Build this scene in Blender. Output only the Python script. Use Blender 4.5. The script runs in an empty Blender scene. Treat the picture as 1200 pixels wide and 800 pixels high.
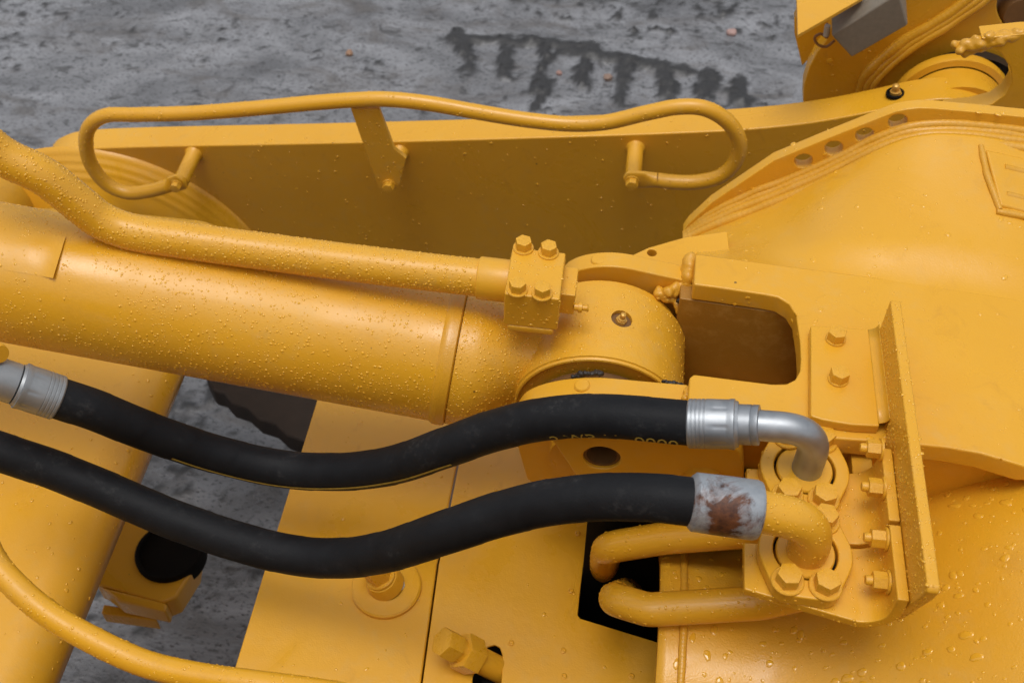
import bpy, bmesh, math, random
import numpy as np
from mathutils import Vector, Matrix, noise as mnoise

random.seed(7); RNG = np.random.default_rng(11)
R = math.radians
scn = bpy.context.scene
COL = scn.collection

# ------------------------------------------------------------------ camera
PITCH, YAW, FPX = R(49), R(7), 1333.33
fwd = Vector((-math.sin(YAW)*math.cos(PITCH), math.cos(YAW)*math.cos(PITCH), -math.sin(PITCH)))
rgt = Vector((math.cos(YAW), math.sin(YAW), 0)); upv = rgt.cross(fwd)
CAM = Vector((0, 0, 2.9))
cd = bpy.data.cameras.new('camera'); cam = bpy.data.objects.new('camera', cd); COL.objects.link(cam)
cam.matrix_world = Matrix(((rgt.x, upv.x, -fwd.x, CAM.x), (rgt.y, upv.y, -fwd.y, CAM.y), (rgt.z, upv.z, -fwd.z, CAM.z), (0, 0, 0, 1)))
cd.lens = 40; cd.sensor_width = 36; cd.clip_start = .02; cd.clip_end = 500
cd.dof.use_dof = True; cd.dof.focus_distance = 1.16; cd.dof.aperture_fstop = 10.0
scn.camera = cam

# ------------------------------------------------------------------ sky and sun (overcast)
SUN_EL, SUN_AZ = R(83), R(-150)          # azimuth from +Y towards +X
w = bpy.data.worlds.new('World'); scn.world = w; w.use_nodes = True
nt = w.node_tree; bg = nt.nodes['Background']
sky = nt.nodes.new('ShaderNodeTexSky'); sky.sky_type = 'NISHITA'; sky.sun_disc = False
sky.sun_elevation = SUN_EL; sky.sun_rotation = SUN_AZ; sky.air_density = 1.0; sky.dust_density = 4.0; sky.ozone_density = 1.0
hs = nt.nodes.new('ShaderNodeHueSaturation'); hs.inputs['Saturation'].default_value = .22
nt.links.new(sky.outputs[0], hs.inputs['Color']); nt.links.new(hs.outputs[0], bg.inputs[0]); bg.inputs[1].default_value = .145
sd = bpy.data.lights.new('sun', 'SUN'); sd.energy = 1.0; sd.angle = R(28); sd.color = (1, .97, .93)
so = bpy.data.objects.new('sun', sd); COL.objects.link(so)
sdir = Vector((math.sin(SUN_AZ)*math.cos(SUN_EL), math.cos(SUN_AZ)*math.cos(SUN_EL), math.sin(SUN_EL)))
so.rotation_euler = sdir.to_track_quat('Z', 'Y').to_euler()
so.location = (0, 2, 8)
scn.view_settings.view_transform = 'Standard'; scn.view_settings.look = 'None'
scn.view_settings.exposure = 0.0; scn.view_settings.gamma = 1
scn.view_settings.use_curve_mapping = False

# ------------------------------------------------------------------ helpers
def P(px, py, x=None, y=None, z=None, d=None):
    """point on the ray of a photo position, on the real plane x=, y= or z="""
    r = fwd + rgt*((px-600)/FPX) + upv*((400-py)/FPX)
    if d is None:
        d = (z-CAM.z)/r.z if z is not None else (y-CAM.y)/r.y if y is not None else (x-CAM.x)/r.x
    return CAM + r*d
def V(*a): return Vector(a)
ORG = {}
def thing(name, label, cat, loc=(0, 0, 0), group=None):
    o = bpy.data.objects.new(name, None); COL.objects.link(o); o.location = loc; o.empty_display_size = .05
    o['label'] = label; o['category'] = cat
    if group: o['group'] = group
    ORG[o.name] = Vector(loc); return o
def root_of(p):
    while p.parent: p = p.parent
    return p
def fin(o, parent, bevel=0, seg=2, smooth=True, angle=38):
    COL.objects.link(o)
    if parent is not None: o.parent = parent
    me = o.data
    if smooth:
        me.polygons.foreach_set('use_smooth', [True]*len(me.polygons))
        if not bevel: me.set_sharp_from_angle(angle=R(angle))
    if bevel:
        m = o.modifiers.new('bevel', 'BEVEL'); m.width = bevel; m.segments = seg; m.limit_method = 'ANGLE'; m.angle_limit = R(35); m.use_clamp_overlap = True
        n = o.modifiers.new('wn', 'WEIGHTED_NORMAL'); n.keep_sharp = False
    return o
def meshobj(name, verts, faces, mat, parent=None, **k):
    off = ORG[root_of(parent).name] if parent is not None else Vector((0, 0, 0))
    me = bpy.data.meshes.new(name); me.from_pydata([tuple(Vector(v)-off) for v in verts], [], faces); me.update()
    bm = bmesh.new(); bm.from_mesh(me); bmesh.ops.recalc_face_normals(bm, faces=bm.faces); bm.to_mesh(me); bm.free()
    me.materials.append(mat)
    return fin(bpy.data.objects.new(name, me), parent, **k)
def prism(name, pts, off, mat, parent=None, holes=(), bevel=.0015, **k):
    """flat outline (world points) swept by off, with through holes"""
    org = ORG[root_of(parent).name] if parent is not None else Vector((0, 0, 0))
    off = Vector(off); bm = bmesh.new(); edges = []
    for loop in [pts] + list(holes):
        vs = [bm.verts.new(Vector(p)-org) for p in loop]
        edges += [bm.edges.new((vs[i], vs[(i+1) % len(vs)])) for i in range(len(vs))]
    if holes: bmesh.ops.triangle_fill(bm, use_beauty=True, use_dissolve=False, edges=edges)
    else: bm.faces.new(bm.verts[:])
    g = bmesh.ops.extrude_face_region(bm, geom=bm.faces[:])
    bmesh.ops.translate(bm, verts=[e for e in g['geom'] if isinstance(e, bmesh.types.BMVert)], vec=off)
    bmesh.ops.recalc_face_normals(bm, faces=bm.faces)
    me = bpy.data.meshes.new(name); bm.to_mesh(me); bm.free(); me.materials.append(mat)
    return fin(bpy.data.objects.new(name, me), parent, bevel=bevel, **k)
def frame_axis(ax):
    ax = Vector(ax).normalized(); t = Vector((0, 0, 1)) if abs(ax.z) < .9 else Vector((0, 1, 0))
    u = t.cross(ax).normalized(); return ax, u, ax.cross(u)
def lathe(name, p0, axis, prof, mat, parent=None, seg=48, close=False, **k):
    """prof = [(distance along axis, radius)...]; radius 0 closes to a point"""
    ax, u, v = frame_axis(axis); p0 = Vector(p0); vs, fs, rings = [], [], []
    for t, r in prof:
        if r <= 1e-7: rings.append([len(vs)]); vs.append(p0+ax*t); continue
        rings.append(list(range(len(vs), len(vs)+seg)))
        for i in range(seg):
            a = 2*math.pi*i/seg; vs.append(p0+ax*t+(u*math.cos(a)+v*math.sin(a))*r)
    for A, B in zip(rings, rings[1:] + ([rings[0]] if close else [])):
        for i in range(seg):
            j = (i+1) % seg
            if len(A) == 1 and len(B) == 1: continue
            if len(A) == 1: fs.append((A[0], B[j], B[i]))
            elif len(B) == 1: fs.append((A[i], A[j], B[0]))
            else: fs.append((A[i], A[j], B[j], B[i]))
    return meshobj(name, vs, fs, mat, parent, **k)
def spline(pts, n=8, closed=False):
    pts = [Vector(p) for p in pts]; out = []
    N = len(pts)
    for i in range(N if closed else N-1):
        g = lambda j: pts[j % N] if closed else pts[max(0, min(N-1, j))]
        p0, p1, p2, p3 = g(i-1), g(i), g(i+1), g(i+2)
        if not closed and i == 0: p0 = p1*2-p2
        if not closed and i == N-2: p3 = p2*2-p1
        t0 = 0; t1 = t0+max((p1-p0).length, 1e-6)**.5; t2 = t1+max((p2-p1).length, 1e-6)**.5; t3 = t2+max((p3-p2).length, 1e-6)**.5
        for q in range(n):
            t = t1+(t2-t1)*q/n
            A1 = p0*((t1-t)/(t1-t0))+p1*((t-t0)/(t1-t0)); A2 = p1*((t2-t)/(t2-t1))+p2*((t-t1)/(t2-t1)); A3 = p2*((t3-t)/(t3-t2))+p3*((t-t2)/(t3-t2))
            B1 = A1*((t2-t)/(t2-t0))+A2*((t-t0)/(t2-t0)); B2 = A2*((t3-t)/(t3-t1))+A3*((t-t1)/(t3-t1))
            out.append(B1*((t2-t)/(t2-t1))+B2*((t-t1)/(t2-t1)))
    if not closed: out.append(pts[-1])
    return out
def fillet(pts, r, n=8):
    """polyline with corners rounded to radius r (bent pipe)"""
    pts = [Vector(p) for p in pts]; out = [pts[0]]
    for a, b, c in zip(pts, pts[1:], pts[2:]):
        d1, d2 = (a-b).normalized(), (c-b).normalized(); ang = d1.angle(d2)
        q_ = .95 if len(pts) == 3 else .49; L = min(r/math.tan(ang/2), (a-b).length*q_, (c-b).length*q_); s, e = b+d1*L, b+d2*L
        for i in range(n+1):
            t = i/n; out.append(s*(1-t)**2+b*2*t*(1-t)+e*t*t)
    out.append(pts[-1]); return out
def frames(path):
    T = []
    for i in range(len(path)):
        T.append((path[min(i+1, len(path)-1)]-path[max(i-1, 0)]).normalized())
    u = Vector((0, 0, 1)).cross(T[0]); u = u.normalized() if u.length > .05 else Vector((1, 0, 0))
    Fs = []
    for t in T:
        u = (u-t*u.dot(t)).normalized(); Fs.append((t, u, t.cross(u)))
    return Fs
def tube(name, path, rad, mat, parent=None, seg=24, cap=True, flat=None, **k):
    path = [Vector(p) for p in path]; Fs = frames(path); vs, fs = [], []
    for i, (p, (t, u, v)) in enumerate(zip(path, Fs)):
        r = rad(i/(len(path)-1)) if callable(rad) else rad[i] if isinstance(rad, (list, tuple)) else rad
        for s in range(seg):
            a = 2*math.pi*s/seg; vs.append(p+(u*math.cos(a)+v*math.sin(a))*r)
    for i in range(len(path)-1):
        for s in range(seg):
            j = (s+1) % seg; fs.append((i*seg+s, i*seg+j, (i+1)*seg+j, (i+1)*seg+s))
    if cap: fs += [tuple(range(seg))[::-1], tuple(range(len(vs)-seg, len(vs)))]
    return meshobj(name, vs, fs, mat, parent, **k)
def resample(path, step):
    path = [Vector(p) for p in path]; L = [0]
    for a, b in zip(path, path[1:]): L.append(L[-1]+(b-a).length)
    n = max(2, int(L[-1]/step)); out = []; j = 0
    for i in range(n+1):
        s = L[-1]*i/n
        while j < len(L)-2 and L[j+1] < s: j += 1
        t = (s-L[j])/max(L[j+1]-L[j], 1e-9); out.append(path[j].lerp(path[j+1], t))
    return out
def weld(name, path, r, parent, mat=None, pitch=.0042, amp=.035, wob=.10, seed=0, seg=10):
    """rippled weld bead along a path"""
    pts = resample(path, pitch/4); rr = []
    for i in range(len(pts)):
        rr.append(r*(1+amp*math.sin(i*math.pi/2+.6*mnoise.noise((i*.1, seed, 0)))+wob*1.5*mnoise.noise((i*.06, seed+3.3, 1)))*(.82+.18*min(1, 8*i/len(pts), 8*(len(pts)-1-i)/len(pts))))
        pts[i] = pts[i]+Vector((mnoise.noise((i*.05, seed, 2)), mnoise.noise((i*.05, seed, 5)), mnoise.noise((i*.05, seed, 8))))*r*.13
    return tube(name, pts, rr, mat or YEL, parent, seg=seg)
def lump(path, r, parent, seed=0, n=14, mat=None, name='weld_lump'):
    """irregular built-up weld: fused blobs"""
    rng = random.Random(seed); org = ORG[root_of(parent).name]; pts = resample(path, .001); bm = bmesh.new()
    for i in range(n*2):
        p = pts[min(len(pts)-1, int(len(pts)*(i+.5*rng.random())/(2*n)))]; rr = r*rng.uniform(.5, .95)
        q = p+Vector((rng.gauss(0, 1), rng.gauss(0, 1), rng.gauss(0, 1)))*r*.28-org
        g = bmesh.ops.create_icosphere(bm, subdivisions=2, radius=rr)
        for v in g['verts']: v.co = v.co*(1+.35*mnoise.noise(v.co/rr*1.3+Vector((seed, i, 0))))+q
    me = bpy.data.meshes.new('weld_lump'); bm.to_mesh(me); bm.free(); me.materials.append(mat or WELD)
    o = fin(bpy.data.objects.new(name, me), parent, angle=180)
    m = o.modifiers.new('fuse', 'REMESH'); m.mode = 'VOXEL'; m.voxel_size = r*.16; m.use_smooth_shade = True
    sm = o.modifiers.new('sm', 'SMOOTH'); sm.factor = .6; sm.iterations = 14
    return o
def arc(c, u, v, r, a0, a1, n=24):
    c, u, v = Vector(c), Vector(u), Vector(v)
    return [c+u*r*math.cos(R(a0+(a1-a0)*i/n))+v*r*math.sin(R(a0+(a1-a0)*i/n)) for i in range(n+1)]
def circ(c, u, v, r, n=24): return arc(c, u, v, r, 0, 360*(n-1)/n, n-1)
def box(name, c, size, mat, parent=None, rot=None, bevel=.0015, **k):
    sx, sy, sz = [s/2 for s in size]; M = rot or Matrix.Identity(3)
    vs = [Vector(c)+M@Vector((x, y, z)) for x in (-sx, sx) for y in (-sy, sy) for z in (-sz, sz)]
    fs = [(0, 1, 3, 2), (4, 6, 7, 5), (0, 4, 5, 1), (2, 3, 7, 6), (0, 2, 6, 4), (1, 5, 7, 3)]
    return meshobj(name, vs, fs, mat, parent, bevel=bevel, **k)
def grid_surface(name, rows, mat, parent=None, thick=0, **k):
    n, m = len(rows), len(rows[0]); vs = [p for r in rows for p in r]
    fs = [(i*m+j, i*m+j+1, (i+1)*m+j+1, (i+1)*m+j) for i in range(n-1) for j in range(m-1)]
    o = meshobj(name, vs, fs, mat, parent, **k)
    if thick:
        s = o.modifiers.new('solid', 'SOLIDIFY'); s.thickness = thick; s.offset = -1
    return o
# bolts: shared meshes ------------------------------------------------------
_bm = {}
def bolt_meshes(mat):
    if mat.name in _bm: return _bm[mat.name]
    def hexm(nm):
        vs, fs = [], []
        prof = [(0, 1.0), (.55, 1.0), (.63, .93), (.65, .80)]
        for h, s in prof:
            for i in range(12):
                a = R(30*i); rr = 1/math.cos(R(30)) if i % 2 == 0 else 1.0
                if s < .95: rr = 1/math.cos(R(30))*.985 if s > .9 and i % 2 == 0 else 1.0 if s > .9 else 1.0
                rr = rr*s if s < .9 else rr if s > .95 else (rr*.97)
                vs.append((rr*math.cos(a)*.5, rr*math.sin(a)*.5, h))
        for k in range(3):
            for i in range(12): fs.append((k*12+i, k*12+(i+1) % 12, k*12+12+(i+1) % 12, k*12+12+i))
        fs.append(tuple(range(36, 48))); fs.append(tuple(range(12))[::-1])
        me = bpy.data.meshes.new(nm); me.from_pydata(vs, [], fs); me.materials.append(mat)
        me.polygons.foreach_set('use_smooth', [True]*len(fs)); me.set_sharp_from_angle(angle=R(25)); return me
    def diskm(nm, r0, h, r1):
        vs, fs = [], []
        for hh, rr in ((0, r0), (h*.7, r0), (h, r1)):
            for i in range(24): vs.append((rr*math.cos(R(15*i)), rr*math.sin(R(15*i)), hh))
        for k in range(2):
            for i in range(24): fs.append((k*24+i, k*24+(i+1) % 24, k*24+24+(i+1) % 24, k*24+24+i))
        fs.append(tuple(range(48, 72)))
        me = bpy.data.meshes.new(nm); me.from_pydata(vs, [], fs); me.materials.append(mat)
        me.polygons.foreach_set('use_smooth', [True]*len(fs)); me.set_sharp_from_angle(angle=R(30)); return me
    _bm[mat.name] = (hexm('hex_head'), diskm('washer', .68, .14, .64), diskm('thread_end', .30, .34, .25))
    return _bm[mat.name]
def bolt(parent, loc, axis, af, mat=None, spin=None, washer=True, nut=False, name=None, wash=1.0, hh=1.0):
    mat = mat or YEL; hm, wm, tm = bolt_meshes(mat); org = ORG[root_of(parent).name]
    o = bpy.data.objects.new(name or ('nut' if nut else 'bolt'), hm); COL.objects.link(o); o.parent = parent
    ax = Vector(axis).normalized(); q = ax.to_track_quat('Z', 'Y')
    from mathutils import Quaternion
    q = q @ Quaternion((0, 0, 1), spin if spin is not None else random.uniform(0, 6.28))
    o.rotation_mode = 'QUATERNION'; o.rotation_quaternion = q; o.scale = (af, af, af*hh)
    o.location = Vector(loc)-org+ax*(af*.13 if washer else 0)
    if washer:
        wo = bpy.data.objects.new('washer', wm); COL.objects.link(wo); wo.parent = o; wo.location = (0, 0, -.13/hh); wo.scale = (wash, wash, 1/hh)
    if nut:
        t = bpy.data.objects.new('thread_end', tm); COL.objects.link(t); t.parent = o; t.location = (0, 0, .6)
    return o
def grease_nipple(parent, loc, axis, s=1.0):
    lathe('grease_nipple', loc, axis, [(0, .0062*s), (.004*s, .0062*s), (.0045*s, .004*s), (.008*s, .0035*s), (.009*s, .0045*s), (.012*s, .004*s), (.0135*s, .002*s), (.0137*s, 0)], NIP, parent, seg=12)

# ------------------------------------------------------------------ materials
def mat(name, build):
    m = bpy.data.materials.new(name); m.use_nodes = True; t = m.node_tree; b = t.nodes['Principled BSDF']; build(t, b); return m
def node(t, typ, **k):
    n = t.nodes.new(typ)
    for a, v in k.items():
        if a in n.inputs: n.inputs[a].default_value = v
        else: setattr(n, a, v)
    return n
def tex(t, scale, detail=3, rough=.55, coord='Object', dist=0.0):
    tc = node(t, 'ShaderNodeTexCoord'); n = node(t, 'ShaderNodeTexNoise'); n.inputs['Scale'].default_value = scale
    n.inputs['Detail'].default_value = detail; n.inputs['Roughness'].default_value = rough; n.inputs['Distortion'].default_value = dist
    t.links.new(tc.outputs[coord], n.inputs['Vector']); return n
def ramp(t, src, stops, out='Color'):
    r = node(t, 'ShaderNodeValToRGB'); e = r.color_ramp.elements
    while len(e) < len(stops): e.new(.5)
    for x, (p, c) in zip(e, stops):
        x.position = p; x.color = (c, c, c, 1) if isinstance(c, (int, float)) else (*c, 1)
    t.links.new(src, r.inputs[0]); return r
def mixc(t, fac, a, b):
    m = node(t, 'ShaderNodeMix', data_type='RGBA')
    for sock, v in ((m.inputs[0], fac), (m.inputs[6], a), (m.inputs[7], b)):
        if hasattr(v, 'is_output'): t.links.new(v, sock)
        elif isinstance(v, (int, float)): sock.default_value = v
        else: sock.default_value = (*v, 1)
    return m.outputs[2]
def bump(t, b, h, strength, dist, prev=None):
    n = node(t, 'ShaderNodeBump'); n.inputs['Strength'].default_value = strength; n.inputs['Distance'].default_value = dist
    t.links.new(h, n.inputs['Height'])
    if prev: t.links.new(prev.outputs[0], n.inputs['Normal'])
    t.links.new(n.outputs[0], b.inputs['Normal']); return n
YC = (.725, .368, .019)
def paint(t, b, col=YC, rough=.40, peel=.22):
    n1 = tex(t, 7, 4); n2 = tex(t, 55, 5, .65); n3 = tex(t, 480, 2); n4 = tex(t, 4.5, 6, .62, dist=.7); n5 = tex(t, 21, 6, .7, dist=1.2)
    c1 = mixc(t, ramp(t, n1.outputs[0], [(.3, 0), (.75, .55)]).outputs[0], col, (col[0]*.92, col[1]*.86, col[2]*.75))
    # dried dust film in blotches
    dust = ramp(t, n2.outputs[0], [(.48, 0), (.74, .42)]); dz = ramp(t, n4.outputs[0], [(.46, .12), (.60, 1)])
    dm = node(t, 'ShaderNodeMath', operation='MULTIPLY'); t.links.new(dust.outputs[0], dm.inputs[0]); t.links.new(dz.outputs[0], dm.inputs[1])
    c2 = mixc(t, dm.outputs[0], c1, (.62, .37, .09))
    # faint brown runs and smudges
    c2 = mixc(t, ramp(t, n5.outputs[0], [(.58, 0), (.72, .22)]).outputs[0], c2, (.42, .19, .02))
    # chips and grit
    tc = node(t, 'ShaderNodeTexCoord')
    def specks(scale, size, keep, amt, colr, prev):
        vo = node(t, 'ShaderNodeTexVoronoi', feature='F1'); vo.inputs['Scale'].default_value = scale; t.links.new(tc.outputs['Object'], vo.inputs['Vector'])
        ad = node(t, 'ShaderNodeMath', operation='MULTIPLY_ADD'); t.links.new(n2.outputs[0], ad.inputs[0]); ad.inputs[1].default_value = size*1.6; t.links.new(vo.outputs['Distance'], ad.inputs[2])
        sp = ramp(t, ad.outputs[0], [(size*1.5, 1), (size*1.8, 0)]); rn = ramp(t, vo.outputs['Color'], [(keep, 0), (keep+.02, amt)])
        ml = node(t, 'ShaderNodeMath', operation='MULTIPLY'); t.links.new(sp.outputs[0], ml.inputs[0]); t.links.new(rn.outputs[0], ml.inputs[1])
        return mixc(t, ml.outputs[0], prev, colr)
    c3 = specks(30, .05, .86, .8, (.07, .04, .015), c2)
    c3 = specks(75, .07, .88, .6, (.16, .08, .02), c3)
    t.links.new(c3, b.inputs['Base Color'])
    # wet film: patches of low roughness among satin paint
    t.links.new(ramp(t, n4.outputs[0], [(.40, rough-.17), (.50, rough), (.66, rough+.12)]).outputs[0], b.inputs['Roughness'])
    b.inputs['Coat Weight'].default_value = .22; b.inputs['Coat Roughness'].default_value = .22; b.inputs['Specular IOR Level'].default_value = .48
    p = bump(t, b, n3.outputs[0], peel, .0006); p = bump(t, b, n2.outputs[0], .20, .0012, p); bump(t, b, n1.outputs[0], .10, .012, p)
YEL = mat('yellow_paint', paint)
CAST = mat('yellow_paint_cast', lambda t, b: paint(t, b, (.725, .368, .019), .42, .5))
def beadmat(t, b):
    paint(t, b, (.66, .33, .019), .44, .5)
WELD = mat('yellow_paint_weld', beadmat)
def waterf(t, b):
    b.inputs['Base Color'].default_value = (.73, .375, .024, 1); b.inputs['Roughness'].default_value = .03; b.inputs['IOR'].default_value = 1.4; b.inputs['Specular IOR Level'].default_value = .9
DROP = mat('rain_water', waterf)
def simple(name, col, rough, metal=0, nscale=0, namp=.3, bumps=0):
    def f(t, b):
        b.inputs['Base Color'].default_value = (*col, 1); b.inputs['Roughness'].default_value = rough; b.inputs['Metallic'].default_value = metal
        if nscale:
            n = tex(t, nscale, 5, .6); c = mixc(t, n.outputs[0], tuple(x*(1-namp) for x in col), tuple(min(1, x*(1+namp)) for x in col)); t.links.new(c, b.inputs['Base Color'])
            if bumps: bump(t, b, n.outputs[0], bumps, .001)
    return mat(name, f)
NIP = simple('brass_yellow_nipple', (.60, .33, .06), .35, .3)
DARK = simple('dark_void_shade', (.007, .006, .005), .8, 0, 30, .4)  # near-black colour carries the shade inside hollows and gaps
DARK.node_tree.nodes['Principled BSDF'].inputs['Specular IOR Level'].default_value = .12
GREASE_AND_SHADE = simple('old_grease_and_shade', (.022, .015, .010), .55, 0, 60, .6, .6)  # real grease, and also the painted shade of the pin cavity
def rubberf(t, b):
    n = tex(t, 16, 6, .66, dist=.6); n2 = tex(t, 420, 3); n3 = tex(t, 130, 5, .75)
    c = mixc(t, ramp(t, n.outputs[0], [(.35, 0), (.8, 1)]).outputs[0], (.0075, .008, .0095), (.015, .016, .018))
    m = node(t, 'ShaderNodeMath', operation='MULTIPLY'); t.links.new(ramp(t, n3.outputs[0], [(.50, 0), (.70, 1)]).outputs[0], m.inputs[0]); t.links.new(ramp(t, n.outputs[0], [(.50, 0), (.66, .75)]).outputs[0], m.inputs[1])
    t.links.new(mixc(t, m.outputs[0], c, (.055, .054, .052)), b.inputs['Base Color'])
    t.links.new(ramp(t, n.outputs[0], [(.3, .50), (.75, .72)]).outputs[0], b.inputs['Roughness'])
    b.inputs['Specular IOR Level'].default_value = .16
    p = bump(t, b, n2.outputs[0], .4, .0006); bump(t, b, n3.outputs[0], .15, .001, p)
RUB = mat('black_rubber', rubberf)
def zincf(t, b):
    n = tex(t, 40, 5, .65, dist=.5); n2 = tex(t, 260, 3)
    c = mixc(t, n.outputs[0], (.22, .245, .27), (.50, .52, .54)); t.links.new(c, b.inputs['Base Color'])
    b.inputs['Metallic'].default_value = .85
    t.links.new(ramp(t, n.outputs[0], [(.3, .36), (.7, .52)]).outputs[0], b.inputs['Roughness']); bump(t, b, n2.outputs[0], .12, .0004)
ZINC = mat('zinc_plated_steel', zincf)
def dullzincf(t, b):
    n = tex(t, 45, 5, .65, dist=.5); n2 = tex(t, 260, 3)
    c = mixc(t, n.outputs[0], (.20, .22, .23), (.40, .41, .42)); t.links.new(c, b.inputs['Base Color'])
    b.inputs['Metallic'].default_value = .6; b.inputs['Roughness'].default_value = .45; bump(t, b, n2.outputs[0], .12, .0004)
DULLZ = mat('dull_zinc_steel', dullzincf)
YLINE = simple('faded_yellow_print', (.45, .34, .06), .6, 0, 200, .5)
GREYBOX = simple('dusty_grey_casing', (.20, .17, .13), .55, 0, 120, .25, .15)
SLOT_SHADE = mat('slot_shaded_yellow_paint', lambda t, b: paint(t, b, (.36, .165, .013), .5, .5))  # yellow paint darkened, the deep slot's shade put into the colour
SHADOWP = simple('brown_shadow_paint', (.16, .075, .02), .6, 0, 20, .5, .3)  # brown copy of the paint with the shade of recesses in its colour

# ------------------------------------------------------------------ water drops
def drops(parent, objs, dens, r0, r1, seed=0, nz=-.15, flat=.50, mask=.0, mscale=9, elong=0.0, mat_=None, low=None):
    rng = np.random.default_rng(seed+100); org = ORG[root_of(parent).name]
    PT, NR, RD = [], [], []
    for o in objs:
        me = o.data; me.calc_loop_triangles(); nt_ = len(me.loop_triangles)
        co = np.empty(len(me.vertices)*3, 'f'); me.vertices.foreach_get('co', co); co = co.reshape(-1, 3).astype(float)
        tri = np.empty(nt_*3, 'i'); me.loop_triangles.foreach_get('vertices', tri); tri = tri.reshape(-1, 3)
        vn = np.empty(len(me.vertices)*3, 'f'); me.vertices.foreach_get('normal', vn); vn = vn.reshape(-1, 3)
        a, b, c = co[tri[:, 0]], co[tri[:, 1]], co[tri[:, 2]]
        cr = np.cross(b-a, c-a); ar = np.linalg.norm(cr, axis=1)/2; n = cr/(2*ar[:, None]+1e-12)
        ctr = (a+b+c)/3+np.array(org); tocam = np.array(CAM)-ctr; dd = np.linalg.norm(tocam, axis=1)
        ok = (n[:, 2] > nz) & ((n*tocam).sum(1)/dd > -.25)
        ar = ar*ok; tot = ar.sum()
        k = rng.poisson(tot*dens)
        if k == 0 or tot <= 0: continue
        ti = rng.choice(nt_, k, p=ar/tot); s = np.sqrt(rng.random(k)); t = rng.random(k)
        w0, w1, w2 = 1-s, s*(1-t), s*t
        p = a[ti]*w0[:, None]+b[ti]*w1[:, None]+c[ti]*w2[:, None]
        nn = n[ti]
        # keep only what can be seen in or near the picture
        q = p+np.array(org)-np.array(CAM); dz = q@np.array(fwd); u = q@np.array(rgt)/dz*FPX; v = q@np.array(upv)/dz*FPX
        keep = (abs(u) < 690) & (abs(v) < 490)
        if mask > 0:
            mv = np.array([mnoise.noise(Vector(x)*mscale)+.5*mnoise.noise(Vector(x)*mscale*3) for x in p]); keep &= mv+rng.random(k)*.5 > mask*2-.6
        PT.append(p[keep]); NR.append(nn[keep]); RD.append(r0*(r1/r0)**(rng.random(keep.sum())**1.8))
    if not PT: return
    p = np.concatenate(PT); n = np.concatenate(NR); r = np.concatenate(RD); K = len(p)
    # relax overlaps coarsely: drop later ones that hit an earlier one
    cell = {}; keep = np.ones(K, bool); g = r1*2
    for i in np.argsort(-r):
        key = tuple((p[i]//g).astype(int)); hit = False
        for dx in (-1, 0, 1):
            for dy in (-1, 0, 1):
                for dz_ in (-1, 0, 1):
                    for j in cell.get((key[0]+dx, key[1]+dy, key[2]+dz_), ()):
                        if ((p[i]-p[j])**2).sum() < (r[i]+r[j])**2*.9: hit = True; break
                    if hit: break
                if hit: break
            if hit: break
        if hit: keep[i] = False
        else: cell.setdefault(key, []).append(i)
    p, n, r = p[keep], n[keep], r[keep]; K = len(p)
    t = np.where(abs(n[:, 2:3]) < .9, np.array([[0, 0, 1.]]), np.array([[0, 1., 0]])); u = np.cross(t, n); u /= np.linalg.norm(u, axis=1)[:, None]; v = np.cross(n, u)
    ang = rng.random(K)*6.283 if elong == 0 else np.zeros(K)
    u2 = u*np.cos(ang)[:, None]+v*np.sin(ang)[:, None]; v2 = np.cross(n, u2)
    ex = 1+rng.random(K)*.35; ey = 1+elong*rng.random(K)*1.5
    S = 8; prof = [(1.0, -.10), (.93, .30), (.62, .72), (0, .95)]
    V_ = []
    for rr, hh in prof[:3]:
        for i in range(S):
            a = 6.283185*i/S; wob = 1+.13*np.sin(a*2+r*9e4)+.10*np.sin(a*3+r*2.1e5)
            V_.append(p+(u2*(ex*math.cos(a)*rr*wob)[:, None]+v2*(ey*math.sin(a)*rr*wob)[:, None])*r[:, None]+n*(hh*flat*r)[:, None])
    V_.append(p+n*(prof[3][1]*flat*r)[:, None])
    M = 3*S+1; VV = np.stack(V_, 1).reshape(-1, 3)
    base = []
    for k in range(2):
        for i in range(S):
            j = (i+1) % S; base += [(k*S+i, k*S+j, (k+1)*S+j), (k*S+i, (k+1)*S+j, (k+1)*S+i)]
    for i in range(S): base.append((2*S+i, 2*S+(i+1) % S, 3*S))
    base = np.array(base); FF = (base[None]+(np.arange(K)*M)[:, None, None]).reshape(-1, 3)
    me = bpy.data.meshes.new('water_drops'); me.vertices.add(len(VV)); me.vertices.foreach_set('co', VV.ravel())
    me.loops.add(FF.size); me.loops.foreach_set('vertex_index', FF.ravel().astype('i')); me.polygons.add(len(FF))
    me.polygons.foreach_set('loop_start', np.arange(0, FF.size, 3, dtype='i')); me.polygons.foreach_set('use_smooth', np.ones(len(FF), bool)); me.update(); me.validate()
    me.materials.append(mat_ or DROP)
    o = bpy.data.objects.new('water_drops', me); COL.objects.link(o); o.parent = parent; o['kind'] = 'stuff'
    return o

GZ = .75
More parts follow.
